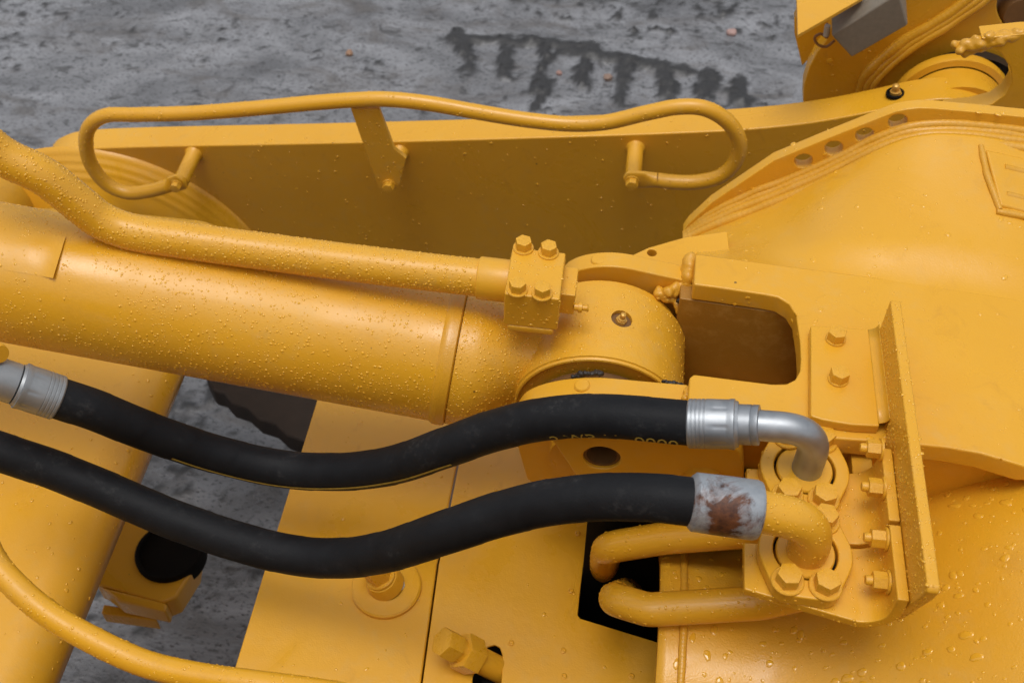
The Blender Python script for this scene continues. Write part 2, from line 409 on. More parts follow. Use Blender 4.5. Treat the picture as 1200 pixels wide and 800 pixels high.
# ================================================================== GROUND
def vnoise(x, y, seed):
    xi, yi = np.floor(x).astype(np.int64), np.floor(y).astype(np.int64); fx, fy = x-xi, y-yi
    fx = fx*fx*(3-2*fx); fy = fy*fy*(3-2*fy)
    def h(a, b):
        n = (a*374761393+b*668265263+seed*1442695041) & 0xffffffff; n = ((n ^ (n >> 13))*1274126177) & 0xffffffff
        return ((n ^ (n >> 16)) & 0xffff)/65535.
    return (h(xi, yi)*(1-fx)+h(xi+1, yi)*fx)*(1-fy)+(h(xi, yi+1)*(1-fx)+h(xi+1, yi+1)*fx)*fy
def fbm(x, y, s, o=4, g=.5):
    r, a, f, tt = 0, 1, 1., 0
    for i in range(o): r = r+a*vnoise(x*f+i*17.3, y*f-i*9.1, s+i); tt += a; a *= g; f *= 2.03
    return r/tt-.5
def wetground(t, b):
    tc = node(t, 'ShaderNodeTexCoord'); mp = node(t, 'ShaderNodeMapping'); mp.inputs['Scale'].default_value = (1, 1.9, 1); mp.inputs['Rotation'].default_value = (0, 0, R(14)); t.links.new(tc.outputs['Object'], mp.inputs[0])
    def N(sc, det, rg, dist=0):
        n = node(t, 'ShaderNodeTexNoise'); n.inputs['Scale'].default_value = sc; n.inputs['Detail'].default_value = det; n.inputs['Roughness'].default_value = rg; n.inputs['Distortion'].default_value = dist; t.links.new(mp.outputs[0], n.inputs['Vector']); return n
    n = N(1.5, 9, .66, 1.2); n2 = N(14, 7, .74, .6); n3 = N(4.2, 7, .66, .9); n4 = N(85, 3, .6)
    c = mixc(t, ramp(t, n.outputs[0], [(.38, 0), (.60, 1)]).outputs[0], (.110, .111, .117), (.245, .249, .262))
    c = mixc(t, ramp(t, n3.outputs[0], [(.50, 0), (.66, .75)]).outputs[0], c, (.092, .082, .074))
    c = mixc(t, ramp(t, n2.outputs[0], [(.55, 0), (.62, .85)]).outputs[0], c, (.052, .051, .051))
    c = mixc(t, ramp(t, n4.outputs[0], [(.56, 0), (.64, .8)]).outputs[0], c, (.034, .033, .034))
    at = node(t, 'ShaderNodeAttribute', attribute_name='mud'); dk = mixc(t, n4.outputs[0], (.010, .010, .011), (.042, .041, .041))
    c = mixc(t, at.outputs['Fac'], c, dk)
    t.links.new(c, b.inputs['Base Color'])
    r0 = ramp(t, n3.outputs[0], [(.36, .07), (.60, .34)]).outputs[0]; t.links.new(mixc(t, at.outputs['Fac'], r0, (.42, .42, .42)), b.inputs['Roughness'])
    p = bump(t, b, n2.outputs[0], .16, .010); p = bump(t, b, n3.outputs[0], .22, .025, p); bump(t, b, n4.outputs[0], .25, .004, p)
GRD = mat('wet_grey_mud', wetground)
def ground():
    x = np.arange(-3.2, 3.2, .012); y = np.arange(-.2, 5.2, .012); X, Y = np.meshgrid(x, y)
    Z = fbm(X*1.3+.5*Y, Y*2.6, 3, 3)*.040+fbm(X*10+.3*Y, Y*15, 9, 6, .78)*.034+np.maximum(0, fbm(X*38, Y*38, 21, 2)-.08)*.06-.0118
    Z += np.maximum(0, fbm(X*24+5, Y*24, 44, 2)-.17)*.07
    # dark tyre-track ridges: one long bar with teeth towards the machine
    def ridge(a, b, wd, hgt):
        nonlocal Z
        a, b = P(*a, z=GZ), P(*b, z=GZ); dx, dy = b.x-a.x, b.y-a.y; L2 = dx*dx+dy*dy
        t = np.clip(((X-a.x)*dx+(Y-a.y)*dy)/L2, 0, 1); dist = np.hypot(X-a.x-t*dx, Y-a.y-t*dy)+fbm(X*16, Y*16, 77, 4, .65)*.09
        Z = np.maximum(Z, (hgt*np.exp(-(dist/wd)**2)-.013)+fbm(X*28, Y*28, 5, 4, .7)*.040)
    ridge((535, 46), (640, 52), .040, .034); ridge((630, 50), (740, 72), .040, .034); ridge((740, 72), (835, 92), .035, .026)
    for a, b in (((590, 50), (592, 92)), ((640, 55), (632, 128)), ((686, 62), (682, 100)), ((733, 72), (728, 118)), ((778, 80), (780, 112)), ((826, 90), (824, 116)), ((545, 48), (552, 82)), ((868, 96), (866, 118))):
        ridge(a, b, .032, .032)
    Z = np.where(((X < -3.17) | (X > 3.17) | (Y < -.17) | (Y > 5.17)), -.03, Z)
    ny, nx = X.shape; mask = np.clip((Z+.004)/.009, 0, 1); mask = mask*mask*(3-2*mask); Zs = .004*np.log1p(np.exp(np.clip(Z/.004, -30, 30)))
    Zs = np.where(Z < -.029, -.03, Zs*.8); VV = np.stack([X, Y, Zs+GZ], -1).reshape(-1, 3); i = np.arange(nx*ny).reshape(ny, nx)
    F = np.stack([i[:-1, :-1], i[:-1, 1:], i[1:, 1:], i[1:, :-1]], -1).reshape(-1, 4)
    me = bpy.data.meshes.new('ground'); me.vertices.add(len(VV)); me.vertices.foreach_set('co', VV.ravel()); me.loops.add(F.size)
    me.loops.foreach_set('vertex_index', F.ravel().astype('i')); me.polygons.add(len(F)); me.polygons.foreach_set('loop_start', np.arange(0, F.size, 4, dtype='i'))
    me.polygons.foreach_set('use_smooth', np.ones(len(F), bool)); me.update(); me.validate(); me.materials.append(GRD)
    at = me.attributes.new('mud', 'FLOAT', 'POINT'); at.data.foreach_set('value', mask.ravel().astype('f'))
    o = bpy.data.objects.new('ground', me); COL.objects.link(o); o['kind'] = 'structure'
    s = meshobj('ground_beyond', [(-60, -60, GZ-.02), (60, -60, GZ-.02), (60, 60, GZ-.02), (-60, 60, GZ-.02)], [(0, 1, 2, 3)], GRD); s['kind'] = 'structure'
    # loose stones lying on the mud
    for nm, lab, px, py, r, c in (('stone', 'small pinkish stone on the mud at the upper right', 857, 40, .016, (.38, .24, .21)), ('stone', 'small brown stone lying on mud above the handrail', 712, 93, .014, (.24, .16, .12)),
                                  ('stone', 'tiny rusty brown stone high on the mud, left of the track', 410, 64, .013, (.30, .17, .10)), ('stone', 'reddish chip between the dark track teeth', 655, 87, .010, (.30, .17, .14))):
        p = P(px, py, z=GZ); bm = bmesh.new(); bmesh.ops.create_icosphere(bm, subdivisions=2, radius=r)
        for v in bm.verts: v.co *= 1+.5*mnoise.noise(v.co*60+Vector((px, 0, 0))); v.co.z *= .7
        me = bpy.data.meshes.new('stone'); bm.to_mesh(me); bm.free(); me.materials.append(simple('stone_'+str(px), c, .5, 0, 90, .4, .4))
        st = bpy.data.objects.new(nm, me); COL.objects.link(st); st.location = p+Vector((0, 0, r*.4)); st['label'] = lab; st['category'] = 'stone'; st['group'] = 'loose stones on the mud'
ground()

# ================================================================== LIFT ARM (vertical thick plate behind)
YA, TA = 1.45, .056
arm = thing('lift_arm', 'long thick yellow steel lift arm plate standing behind the tilt cylinder', 'lift arm', (0, YA, 1.5))
top_near = [(48, 196), (52, 188), (62, 182), (77, 177), (110, 174), (167, 172), (300, 169.5), (400, 167.5), (560, 163.5), (750, 157.5), (800, 155.5), (870, 152), (937, 145.5), (985, 138), (1033, 128.5), (1075, 119.5), (1110, 116), (1140, 120), (1160, 130), (1175, 150)]
pts = [P(a, b, y=YA) for a, b in top_near]
pts = [pts[0]+Vector((-.012, 0, -.06)), pts[0]+Vector((-.010, 0, -.02))]+spline(pts, 4)
lowc = [P(1185, 260, y=YA), P(1000, 420, y=YA), P(600, 455, y=YA), P(200, 425, y=YA), P(60, 392, y=YA), P(20, 330, y=YA)]
prism('arm_plate', pts+lowc, (0, TA, 0), YEL, arm, bevel=.003)
# reinforced boss with stepped weld rings at the left end
bc = P(150, 318, y=YA); rr_ = (P(150, 187, y=YA)-bc).length
prof = []
for i in range(61):
    t = i/60; r_ = 1.03-.62*t; h_ = .13*t**.85
    if t < .24: h_ += .0022*abs(math.sin(t/.24*math.pi*4))
    prof.append((h_, rr_*r_))
lathe('boss_pad', bc+V(0, .002, 0), (0, -1, 0), prof+[(.131, 0)], YEL, arm, seg=128, angle=70)
# right boss with pin
rc = P(1114, 138, y=YA+TA); rR = (P(1114, 88, y=YA+TA)-rc).length
lathe('pin_boss', rc-V(0, .03, 0), (0, 1, 0), [(0, 0), (0, rR*.98), (.046, rR*.98), (.052, rR*.95), (.053, 0)], YEL, arm, seg=72)
lathe('pin_collar', rc+V(0, .022, 0), (0, 1, 0), [(0, rR*.98), (.002, rR*1.10), (.012, rR*1.13), (.020, rR*1.10), (.022, 0)], YEL, arm, seg=72)
lathe('cavity_shade', rc+V(.022, .042, -.012), (0, 1, 0), [(0, rR*1.18), (.02, rR*1.18), (.02, 0)], GREASE_AND_SHADE, arm, seg=48)  # black disc paints the shade of the cavity beside the boss
gp = P(1049, 110, y=YA+TA*.5)
lathe('grease_port', gp+V(0, 0, -.002), (-.15, 0, 1), [(0, .0135), (.0045, .0135), (.0052, .0125), (.0052, .0105), (.001, .010), (.001, 0)], DARK, arm, seg=24)
grease_nipple(arm, gp, (-.15, 0, 1), 1.3)
def stud(px, py, length, r=.013):
    """welded stud on the near face of the arm, its free end at photo point"""
    e = P(px, py, y=YA-length); lathe('stud', V(e.x, YA+.002, e.z), (0, -1, 0), [(0, r*1.25), (.004, r*1.18), (.008, r), (length+.002, r), (length+.003, r*.9), (length+.003, 0)], YEL, arm, seg=24); return e
SO = .072
s1 = stud(212, 213, SO); s2 = stud(459, 212, SO); s3 = stud(742, 208, SO)
drops(arm, [o for o in arm.children if o.name.startswith('arm_plate')], 700, .0010, .0026, 1)

# ================================================================== HANDRAIL
YR = YA-SO-.006
rail = thing('handrail', 'bent yellow handrail bolted along the side of the lift arm', 'handrail', (s1.x, YR, s1.z))
hp = [(196, 218), (178, 223), (150, 226), (127, 217), (108, 195), (101, 172), (104, 150), (122, 136), (160, 134.5), (220, 133), (300, 127), (370, 120.5), (420, 117), (455, 116.5), (500, 121), (560, 131.5), (620, 141), (670, 145.5), (710, 143.5), (760, 132), (795, 125.5), (825, 127), (852, 142), (866, 165), (863, 187), (845, 206), (815, 213.5), (785, 213), (770, 211)]
RR = .0118
path = spline([P(a, b, y=YR) for a, b in hp], 6)
tube('rail', path, RR, YEL, rail, seg=24)
def flatend(p, q, e):
    """flattened tube end going from the tube to its bolt"""
    n = 12; vs, fs = [], []; ax = (Vector(e)-Vector(p)).normalized(); ext = Vector(e)+ax*.014; sd_ = ax.cross(Vector((0, 1, 0))).normalized()
    for i in range(n+1):
        t = i/n; c = Vector(p).lerp(ext, t); s = min(1, t*2.2); s = s*s*(3-2*s); hw = RR+(.0155-RR)*s; th = RR+(.0045-RR)*s
        if t > .8: hw *= math.sqrt(max(.02, 1-((t-.8)/.2)**2*.9))
        for j in range(16):
            a = 2*math.pi*j/16; k_ = abs(math.cos(a))**(1-.5*s); l_ = abs(math.sin(a))**(1-.5*s)
            vs.append(c+sd_*hw*math.copysign(k_, math.cos(a))+Vector((0, 1, 0))*th*math.copysign(l_, math.sin(a)))
    for i in range(n):
        for j in range(16): fs.append((i*16+j, i*16+(j+1) % 16, i*16+16+(j+1) % 16, i*16+16+j))
    fs += [tuple(range(16)), tuple(range(n*16, n*16+16))]
    meshobj('flattened_end', vs, fs, YEL, rail)
e1 = P(208, 214, y=YR); e3 = P(741, 210, y=YR)
flatend(path[0], None, e1); flatend(path[-1], None, e3)
bolt(rail, e1+V(0, -.005, 0), (0, -1, 0), .015); bolt(rail, e3+V(0, -.005, 0), (0, -1, 0), .017)
bp = [P(a, b, y=YR-.004) for a, b in ((411, 128), (444, 128), (462, 175), (476, 186), (474, 195), (468, 202), (470, 213), (464, 222), (444, 221), (439, 208))]
prism('bracket', bp, (0, .008, 0), YEL, rail, bevel=.0012)
e2 = P(456, 216, y=YR-.004); bolt(rail, e2, (0, -1, 0), .016)
drops(rail, [o for o in rail.children if o.name.startswith(('rail', 'bracket'))], 9000, .0008, .0019, 2, nz=-.4, mask=.35)

# ================================================================== TILT CYLINDER
YC_ = .80
A_ = V(-.663, YC_, 2.010); B_ = V(-.155, YC_, 1.939); ax = (B_-A_).normalized(); RB = .0755
cyl = thing('tilt_cylinder', 'thick yellow hydraulic tilt cylinder pinned to the frame, wet with rain drops', 'cylinder', A_)
L = (B_-A_).length
barrel = lathe('barrel', A_-ax*.5, ax, [(0, 0), (0, RB)]+[(i*.02+.02, RB) for i in range(int((L+.5-.05)/.02))]+[(L+.5-.022, RB), (L+.5-.0215, 0)], YEL, cyl, seg=96)
# rolled weld cap between barrel and rod eye
lathe('weld_cap', A_+ax*(L-.0225), ax, [(0, RB), (.001, RB+.0006), (.004, RB+.0026), (.009, RB+.003), (.016, RB+.0026), (.018, RB-.0005), (.0183, 0)], WELD, cyl, seg=96)
# eye casting: neck loft + boss
EY0, EY1 = .752, .858; EC = V(-.001, 0, 1.922); RE = .0925
en = []
sq = lambda v, p: math.copysign(abs(v)**p, v)
neck_rows = []
NS = 64
side = V(0, 1, 0); upn = ax.cross(side).normalized(); upn = upn if upn.z > 0 else -upn
def neck_r(t):   # t: 0 at barrel .. 1 at eye centre
    s = t*t*(3-2*t)
    return s
for i in range(30):
    t = i/29; s = neck_r(min(1, max(0, (t-.12)/.5)))
    c = A_.lerp(A_, 0)+ax*(L-.004+t*.135); tgt = V(EC.x, (EY0+EY1)/2, EC.z)
    c = c.lerp(V(c.x, tgt.y, c.z+(tgt.z-c.z)*.5), s)
    hw = RB*(1-s)+s*(EY1-EY0)/2*.90; hh = RB*(1-s)+s*.064; pw = 1-.22*s
    row = []
    for j in range(NS):
        a = 2*math.pi*j/NS; row.append(c+side*hw*sq(math.cos(a), pw)+upn*hh*sq(math.sin(a), pw))
    neck_rows.append(row)
vs = [p for r in neck_rows for p in r]; fs = []
for i in range(29):
    for j in range(NS): fs.append((i*NS+j, i*NS+(j+1) % NS, (i+1)*NS+(j+1) % NS, (i+1)*NS+j))
fs += [tuple(range(NS)), tuple(range(29*NS, 30*NS))]
neck = meshobj('rod_eye_neck', vs, fs, CAST, cyl, angle=60)
# eye boss built as shells, with a real recess for its grease fitting
def boolean(o, cutters):
    for c in cutters:
        m = o.modifiers.new('cut', 'BOOLEAN'); m.operation = 'DIFFERENCE'; m.object = c; m.solver = 'EXACT'
    dg = bpy.context.evaluated_depsgraph_get(); dg.update(); me = bpy.data.meshes.new_from_object(o.evaluated_get(dg)); o.modifiers.clear(); old = o.data; o.data = me
    for c in cutters: bpy.data.objects.remove(c)
    me.polygons.foreach_set('use_smooth', [True]*len(me.polygons)); me.set_sharp_from_angle(angle=R(35))
ew = EY1-EY0
eye = lathe('rod_eye', V(EC.x, EY0, EC.z), (0, 1, 0), [(.006, .056), (.005, RE-.0075), (.001, RE-.0065), (0, RE-.0050), (.0004, RE-.0030), (.0022, RE-.0018), (.0030, RE-.0018), (.0036, RE)]+[(.003+(ew-.006)*i/10, RE) for i in range(1, 11)]+[(ew-.0005, RE-.004), (ew, RE-.008), (ew, .056)], CAST, cyl, seg=128, close=True)
gl = P(729, 372, z=EC.z+RE); aG = math.asin((gl.x-EC.x)/RE); gn = V(math.sin(aG), 0, math.cos(aG)); gl = V(EC.x, gl.y, EC.z)+gn*RE
cut = lathe('cut', gl-gn*.008, gn, [(0, 0), (0, .0115), (.02, .0115), (.02, 0)], YEL, None, seg=32); cut.location = -Vector(ORG[cyl.name])
bpy.context.view_layer.update()
cut.matrix_world = Matrix.Identity(4)
bpy.context.view_layer.update()
boolean(eye, [cut])
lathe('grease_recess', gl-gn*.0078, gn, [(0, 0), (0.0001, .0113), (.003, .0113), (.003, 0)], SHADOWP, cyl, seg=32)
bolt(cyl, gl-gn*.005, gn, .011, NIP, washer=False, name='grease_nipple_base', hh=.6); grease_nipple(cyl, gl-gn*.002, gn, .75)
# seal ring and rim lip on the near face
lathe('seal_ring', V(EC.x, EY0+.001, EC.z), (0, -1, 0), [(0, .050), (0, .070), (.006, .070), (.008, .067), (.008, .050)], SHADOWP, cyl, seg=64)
lathe('seal_ring', V(EC.x, EY1-.001, EC.z), (0, 1, 0), [(0, .050), (0, .086), (.012, .086), (.014, .083), (.014, .050)], CAST, cyl, seg=64)
lathe('pin', V(EC.x, .69, EC.z), (0, 1, 0), [(0, 0), (0, .045), (.24, .045), (.24, 0)], YEL, cyl, seg=48)
# moulded shoulder between barrel and clamp block
# hydraulic tube riding on the barrel
YP = YC_+.012; RP = .0196
pp = [(-60, 130), (0, 181), (52, 207), (92, 238), (118, 258), (150, 271), (210, 281), (300, 293.5), (400, 306.5), (500, 318.5), (566, 326)]
pipe = tube('oil_pipe', spline([P(a, b, y=YP) for a, b in pp], 8), RP, YEL, cyl, seg=40)
pe0, pe1 = P(560, 325.2, y=YP), P(600, 330, y=YP); pd = (pe1-pe0).normalized()
lathe('pipe_collar', pe0, pd, [(0, RP), (.0005, RP*1.10), (.002, RP*1.14), (.05, RP*1.14), (.05, 0)], YEL, cyl, seg=40)
# clamp block on top
bu = pd; bs = V(0, 1, 0); bn = bu.cross(bs).normalized(); bn = bn if bn.z > 0 else -bn
zt = P(591, 344, y=.79).z
c0 = P(591, 344, y=.764); c1 = P(656, 351, y=.764); c2 = P(602, 283, y=.783+.062)
Wb = (c1-c0).length; bx = (c1-c0).normalized(); by = V(-.06, 1, 0); by = (by-bx*by.dot(bx)).normalized(); bz = bx.cross(by); HB = .046; DB = .066
rotb = Matrix((bx, by, bz)).transposed()
cb = c0+bx*Wb/2+by*DB/2-bz*HB/2
blk = box('clamp_block', cb, (Wb, DB, HB), YEL, cyl, rotb, bevel=.0018)
box('clamp_base', cb-bz*(HB/2+.004)-by*.002, (Wb*.86, DB*.96, .009), YEL, cyl, rotb, bevel=.0025)
box('clamp_pad', cb-bz*(HB/2+.016)+by*.010, (Wb*.8, DB*.7, .03), CAST, cyl, rotb, bevel=.008, seg=4)
sb = box('side_block', cb+bx*(Wb/2+.0065)-bz*.010+by*.012, (.016, DB*.60, HB*.62), YEL, cyl, rotb, bevel=.001)
for px, py in ((613.5, 286), (643, 291.5), (606.5, 335), (635.5, 339.5)):
    r_ = fwd+rgt*((px-600)/FPX)+upv*((400-py)/FPX); tt = (cb+bz*(HB/2+.006)-CAM).dot(bz)/r_.dot(bz); q = CAM+r_*tt-bz*.006
    bolt(blk, q, bz, .0150, wash=1.05)
sbp = cb+bx*(Wb/2+.0145)-bz*.012-by*.008
lathe('bleed_screw', sbp, bx, [(0, .004), (.004, .004), (.0042, .0055), (.008, .0055), (.0085, .003), (.013, .003), (.0132, .0042), (.015, .003), (.015, 0)], YEL, cyl, seg=10)
# small riveted tag on barrel
def on_barrel(px, py, rad):
    r_ = (fwd+rgt*((px-600)/FPX)+upv*((400-py)/FPX)).normalized(); o_ = CAM-A_; dp = r_-ax*r_.dot(ax); op = o_-ax*o_.dot(ax)
    a = dp.dot(dp); b = 2*dp.dot(op); c = op.dot(op)-rad*rad; t = (-b-math.sqrt(b*b-4*a*c))/(2*a); return CAM+r_*t
cs = [(18, 269), (77, 277), (62, 326), (5, 316)]
rows = []
for i in range(11):
    rows.append([])
    for j in range(11):
        u_, v_ = j/10, i/10; px = (cs[0][0]*(1-u_)+cs[1][0]*u_)*(1-v_)+(cs[3][0]*(1-u_)+cs[2][0]*u_)*v_; py = (cs[0][1]*(1-u_)+cs[1][1]*u_)*(1-v_)+(cs[3][1]*(1-u_)+cs[2][1]*u_)*v_
        rows[-1].append(on_barrel(px, py, RB+.0003+.0045*max(0, u_-.72)**2/.078*(.4+.6*v_)))
grid_surface('identification_tag', rows, YEL, cyl)
ptw = [A_+ax*(L-.0215)]
drops(cyl, [barrel], 46000, .0005, .0016, 3, nz=-.45, mask=.22, mscale=12)
drops(cyl, [pipe], 65000, .0006, .0017, 4, nz=-.5)
drops(cyl, [neck, o] if False else [neck], 55000, .0006, .0016, 5, nz=-.3)
drops(cyl, [eye, blk, sb], 16000, .0006, .0018, 6, nz=-.2, mask=.25)

# ================================================================== FRONT FRAME
frm = thing('front_frame', 'heavy yellow welded front frame of the machine carrying the tilt cylinder pin', 'machine frame', (.3, .8, 1.0))
def ear(y, tr, rest, name):
    top = [P(a, b, y=y) for a, b in tr]; top = spline(top, 5)
    return prism(name, top+rest, (0, .023, 0), YEL, frm, bevel=.0018)
yf = .880
t_ = [(655, 336), (662, 325), (673, 318.5), (687, 314.5), (701, 312.6), (717, 312.3), (733.5, 314), (768.6, 321.5), (806, 329.5)]
ear(yf, t_, [V(.10, yf, 1.80), V(.0, yf, 1.80), V(-.07, yf, 1.86)], 'clevis_ear')
yn = .707
t_ = [(601, 505), (606, 488), (615, 478), (630, 471), (650, 466), (674, 463), (700, 462.3), (725, 464.2), (760, 467.5), (806, 471.5)]
ear(yn, t_, [V(.10, yn, 1.80), V(.0, yn, 1.80), V(-.07, yn, 1.85)], 'clevis_ear')
# plugs welded into ear rims
for px, py, y in ((701, 305, yf+.0115), (683, 452, yn+.0115)):
    p = P(px, py, y=y); lathe('rim_plug', p-V(0, 0, .004), V(-.04 if y > .8 else -.15, 0, 1), [(0, .008), (.0048, .008), (.0062, .0068), (.0065, 0)], YEL, frm, seg=20)
# top plate with the open slot
ZP = 2.03
def Z(px, py, z=None): return P(px, py, z=ZP if z is None else z)
inner_top = [(813, 333), (840, 336.5), (870, 341), (897, 345)]
c_ur = [(912, 348), (925, 356), (933, 369)]
c_dr = [(937.5, 400), (938.5, 420), (937.5, 434), (932, 444), (921, 449.5)]
inner_bot = [(905, 449.5), (860, 444), (825, 439.5), (813, 438)]
outer = [(815, 297), (860, 303), (950, 315), (1060, 329), (1200, 352), (1320, 375), (1320, 545), (1200, 546), (1150, 531), (1110, 524), (1080, 521), (960, 512), (880, 498), (806, 486), (806, 470), (808, 442)]
tp = [Z(*p) for p in outer]+[Z(*p) for p in inner_bot[::-1]+c_dr[::-1]+c_ur[::-1]+inner_top[::-1]]
plate = prism('top_plate', tp, (0, 0, -.024), YEL, frm, bevel=.0022)
# walls of the slot below
pw = P(870, 341, z=ZP).y
sw0, sw1 = Z(800, 331), Z(960, 354)
prism('slot_wall', [V(sw0.x, sw0.y+.0012, 2.004), V(sw1.x, sw1.y+.0012, 2.004), V(sw1.x, sw1.y+.0012, 1.60), V(sw0.x, sw0.y+.0012, 1.60)], (0, .022, 0), SLOT_SHADE, frm)
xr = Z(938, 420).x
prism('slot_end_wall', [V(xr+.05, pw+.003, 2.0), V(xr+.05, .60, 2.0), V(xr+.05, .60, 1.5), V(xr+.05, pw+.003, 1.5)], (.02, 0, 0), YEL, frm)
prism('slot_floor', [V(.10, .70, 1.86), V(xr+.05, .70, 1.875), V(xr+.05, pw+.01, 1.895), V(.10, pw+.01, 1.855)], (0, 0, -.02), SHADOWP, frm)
for k in range(3): weld('weld_bead', [V(.10, .795+.015*k, 1.864), V(.14, .805+.015*k, 1.872), V(xr+.05, .828+.010*k, 1.892)], .006, frm, WELD, seed=10+k)
prism('frame_side_wall', [V(.08, .70, 2.0), V(.9, .70, 2.0), V(.9, .70, 1.6), V(.08, .70, 1.6)], (0, -.018, 0), YEL, frm)
# weld lumps joining the ear rims and the plate
w0 = P(803, 312, y=yf+.012)
lump([P(806, 306, y=.905), P(806, 318, y=.895), P(807, 331, y=.884)], .0092, frm, 20, 16)
lump([P(807, 332, y=.882), P(794, 338, y=.878), P(780, 343, y=.874), P(768, 344, y=.873)], .0075, frm, 21, 16)
lump([P(772, 345, y=.870), P(790, 353, y=.868), P(800, 363, y=.866), P(806, 375, y=.865)], .0055, frm, 22, 16)
lump([P(806, 456, y=.722), P(805, 470, y=.708)], .0045, frm, 23, 8)
lump([P(672, 441, y=.733), P(690, 437, y=.733), P(705, 438, y=.733)], .0030, frm, 90, 26, GREASE_AND_SHADE, 'grease')
lump([P(778, 447, y=.735), P(800, 452, y=.735)], .0028, frm, 91, 18, GREASE_AND_SHADE, 'grease')
lump([P(797, 352, y=.864), P(806, 368, y=.862)], .0030, frm, 92, 18, GREASE_AND_SHADE, 'grease')
# vertical wing plate with four holes
YW, TW = 1.10, .016
wn = [(800, 272), (807, 262), (833, 238), (870, 213), (907, 188), (970, 162), (1038, 135), (1050, 130.5), (1063, 128), (1078, 126.5), (1093, 127), (1140, 131), (1200, 137), (1330, 150)]
wp = [P(a, b, y=YW) for a, b in wn]; wlow = [P(1330, 330, y=YW), P(1100, 330, y=YW), P(900, 330, y=YW), P(806, 300, y=YW)]
hl = [circ(P(px, py, y=YW), (1, 0, 0), (0, 0, 1), .0108, 20) for px, py in ((941.5, 189), (977, 174), (1013.5, 159), (1052, 143))]
wing = prism('wing_plate', wp+wlow, (0, TW, 0), YEL, frm, holes=hl, bevel=.0015)
lathe('rivet', P(883, 222, y=YW)+V(0, .001, 0), (0, -1, 0), [(0, .0035), (.002, .0035), (.003, .002), (.003, 0)], YEL, frm, seg=12)
# stepped welds along the foot of the wing
for k, (dy_, dpx) in enumerate(((-.001, -13), (-.006, -6), (-.013, 0), (-.022, 8.5))):
    pa = [(803, 278+dpx*.3), (830, 262+dpx*.7), (880, 240+dpx), (930, 220.5+dpx), (985, 196+dpx), (1030, 174+dpx), (1060, 163+dpx), (1090, 158.5+dpx), (1130, 159+dpx), (1200, 166+dpx), (1330, 180+dpx)]
    weld('weld_bead', spline([P(a, b, y=YW+dy_) for a, b in pa], 8), (.0060, .0062, .0062, .0070)[k], frm, WELD, seed=30+k, pitch=.007, amp=.02)
# sloping pan between wing and top plate, pressed with a raised field
topc = [(803, 280), (830, 268), (880, 247), (930, 227), (985, 203), (1030, 181), (1060, 170), (1090, 165), (1130, 166), (1200, 173), (1330, 188)]
botc = [(822, 303), (850, 307), (880, 311), (920, 316), (960, 321), (1000, 326), (1040, 331), (1080, 336), (1130, 343), (1200, 356), (1330, 380)]
tc_ = resample(spline([P(a, b, y=YW-.018) for a, b in topc], 6), .006); bc_ = resample(spline([P(a, b, z=ZP-.006) for a, b in botc], 6), .006)
M_ = 130; 
def atf(L_, f):
    f *= len(L_)-1; i_ = min(int(f), len(L_)-2); return L_[i_].lerp(L_[i_+1], f-i_)
tc_ = [atf(tc_, i/M_) for i in range(M_+1)]; bc_ = [atf(bc_, i/M_) for i in range(M_+1)]
def proj(p):
    q = p-CAM; d = q.dot(fwd); return 600+FPX*q.dot(rgt)/d, 400-FPX*q.dot(upv)/d
rows = []
for i in range(61):
    v_ = i/60; row = []
    for jj, (a, b) in enumerate(zip(tc_, bc_)):
        g_ = min(1, max(0, (jj/M_-.22)/.25)); g_ = g_*g_*(3-2*g_)
        b = b+V(0, -.012*g_, .0050*g_)
        p = a.lerp(b, v_); p.z = a.z+(b.z-a.z)*((1-(1-v_)**1.9)*g_+v_*(1-g_)); x_ = p.x; yy = p.y
        # raised rounded field (real pressing, in frame coordinates)
        fx = (x_-.335)/.125; fy = (yy-.985)/.12
        d_ = max(abs(fx), abs(fy))**1; d_ = (abs(fx)**4+abs(fy)**4)**.25
        s_ = 1/(1+math.exp((d_-1)*9)); k_ = min(1, (1-v_)*3.2); s_ *= k_*k_*(3-2*k_)
        p = p+V(0, 0, .013*s_+.0015*mnoise.noise(V(x_*6, yy*6, 0))); row.append(p)
    rows.append(row)
pan = grid_surface('pan', rows, YEL, frm, thick=.01, angle=60)
# small flat tab plate left of the slot plate
prism('tab_plate', [P(a, b, z=1.985) for a, b in ((700, 318), (760, 290), (802, 278), (852, 271), (856, 300), (815, 330), (740, 330))], (0, 0, -.012), YEL, frm,
      holes=[circ(P(764, 296, z=1.985), (1, 0, 0), (0, 1, 0), .0055, 16)], bevel=.001)
# ribbed pads at the right edge
prism('rib_pad', [V(*rows[6][89])+V(0, 0, .004)]+[V(*rows[6][106])+V(0, 0, .004), V(*rows[26][106])+V(0, 0, .004), V(*rows[26][92])+V(0, 0, .004)], (0, 0, -.02), YEL, frm, bevel=.003)
for f in (11, 21):
    a = rows[f][94]+V(0, 0, .006); b = rows[f][101]+V(0, 0, .006); tube('slot_rim', [a-V(0, 0, .0065), b-V(0, 0, .0065)], .0048, WELD, frm, seg=12)
weld('weld_bead', [rows[28][91]+V(0, 0, .001), rows[28][98]+V(0, 0, .001), rows[28][106]+V(0, 0, .004)], .0042, frm, WELD, seed=51, wob=.12, amp=.02)
weld('weld_bead', [rows[4][88]+V(0, 0, .0005), rows[14][89]+V(0, 0, .0005), rows[27][92]+V(0, 0, .0005)], .0038, frm, WELD, seed=52, wob=.12, amp=.02)
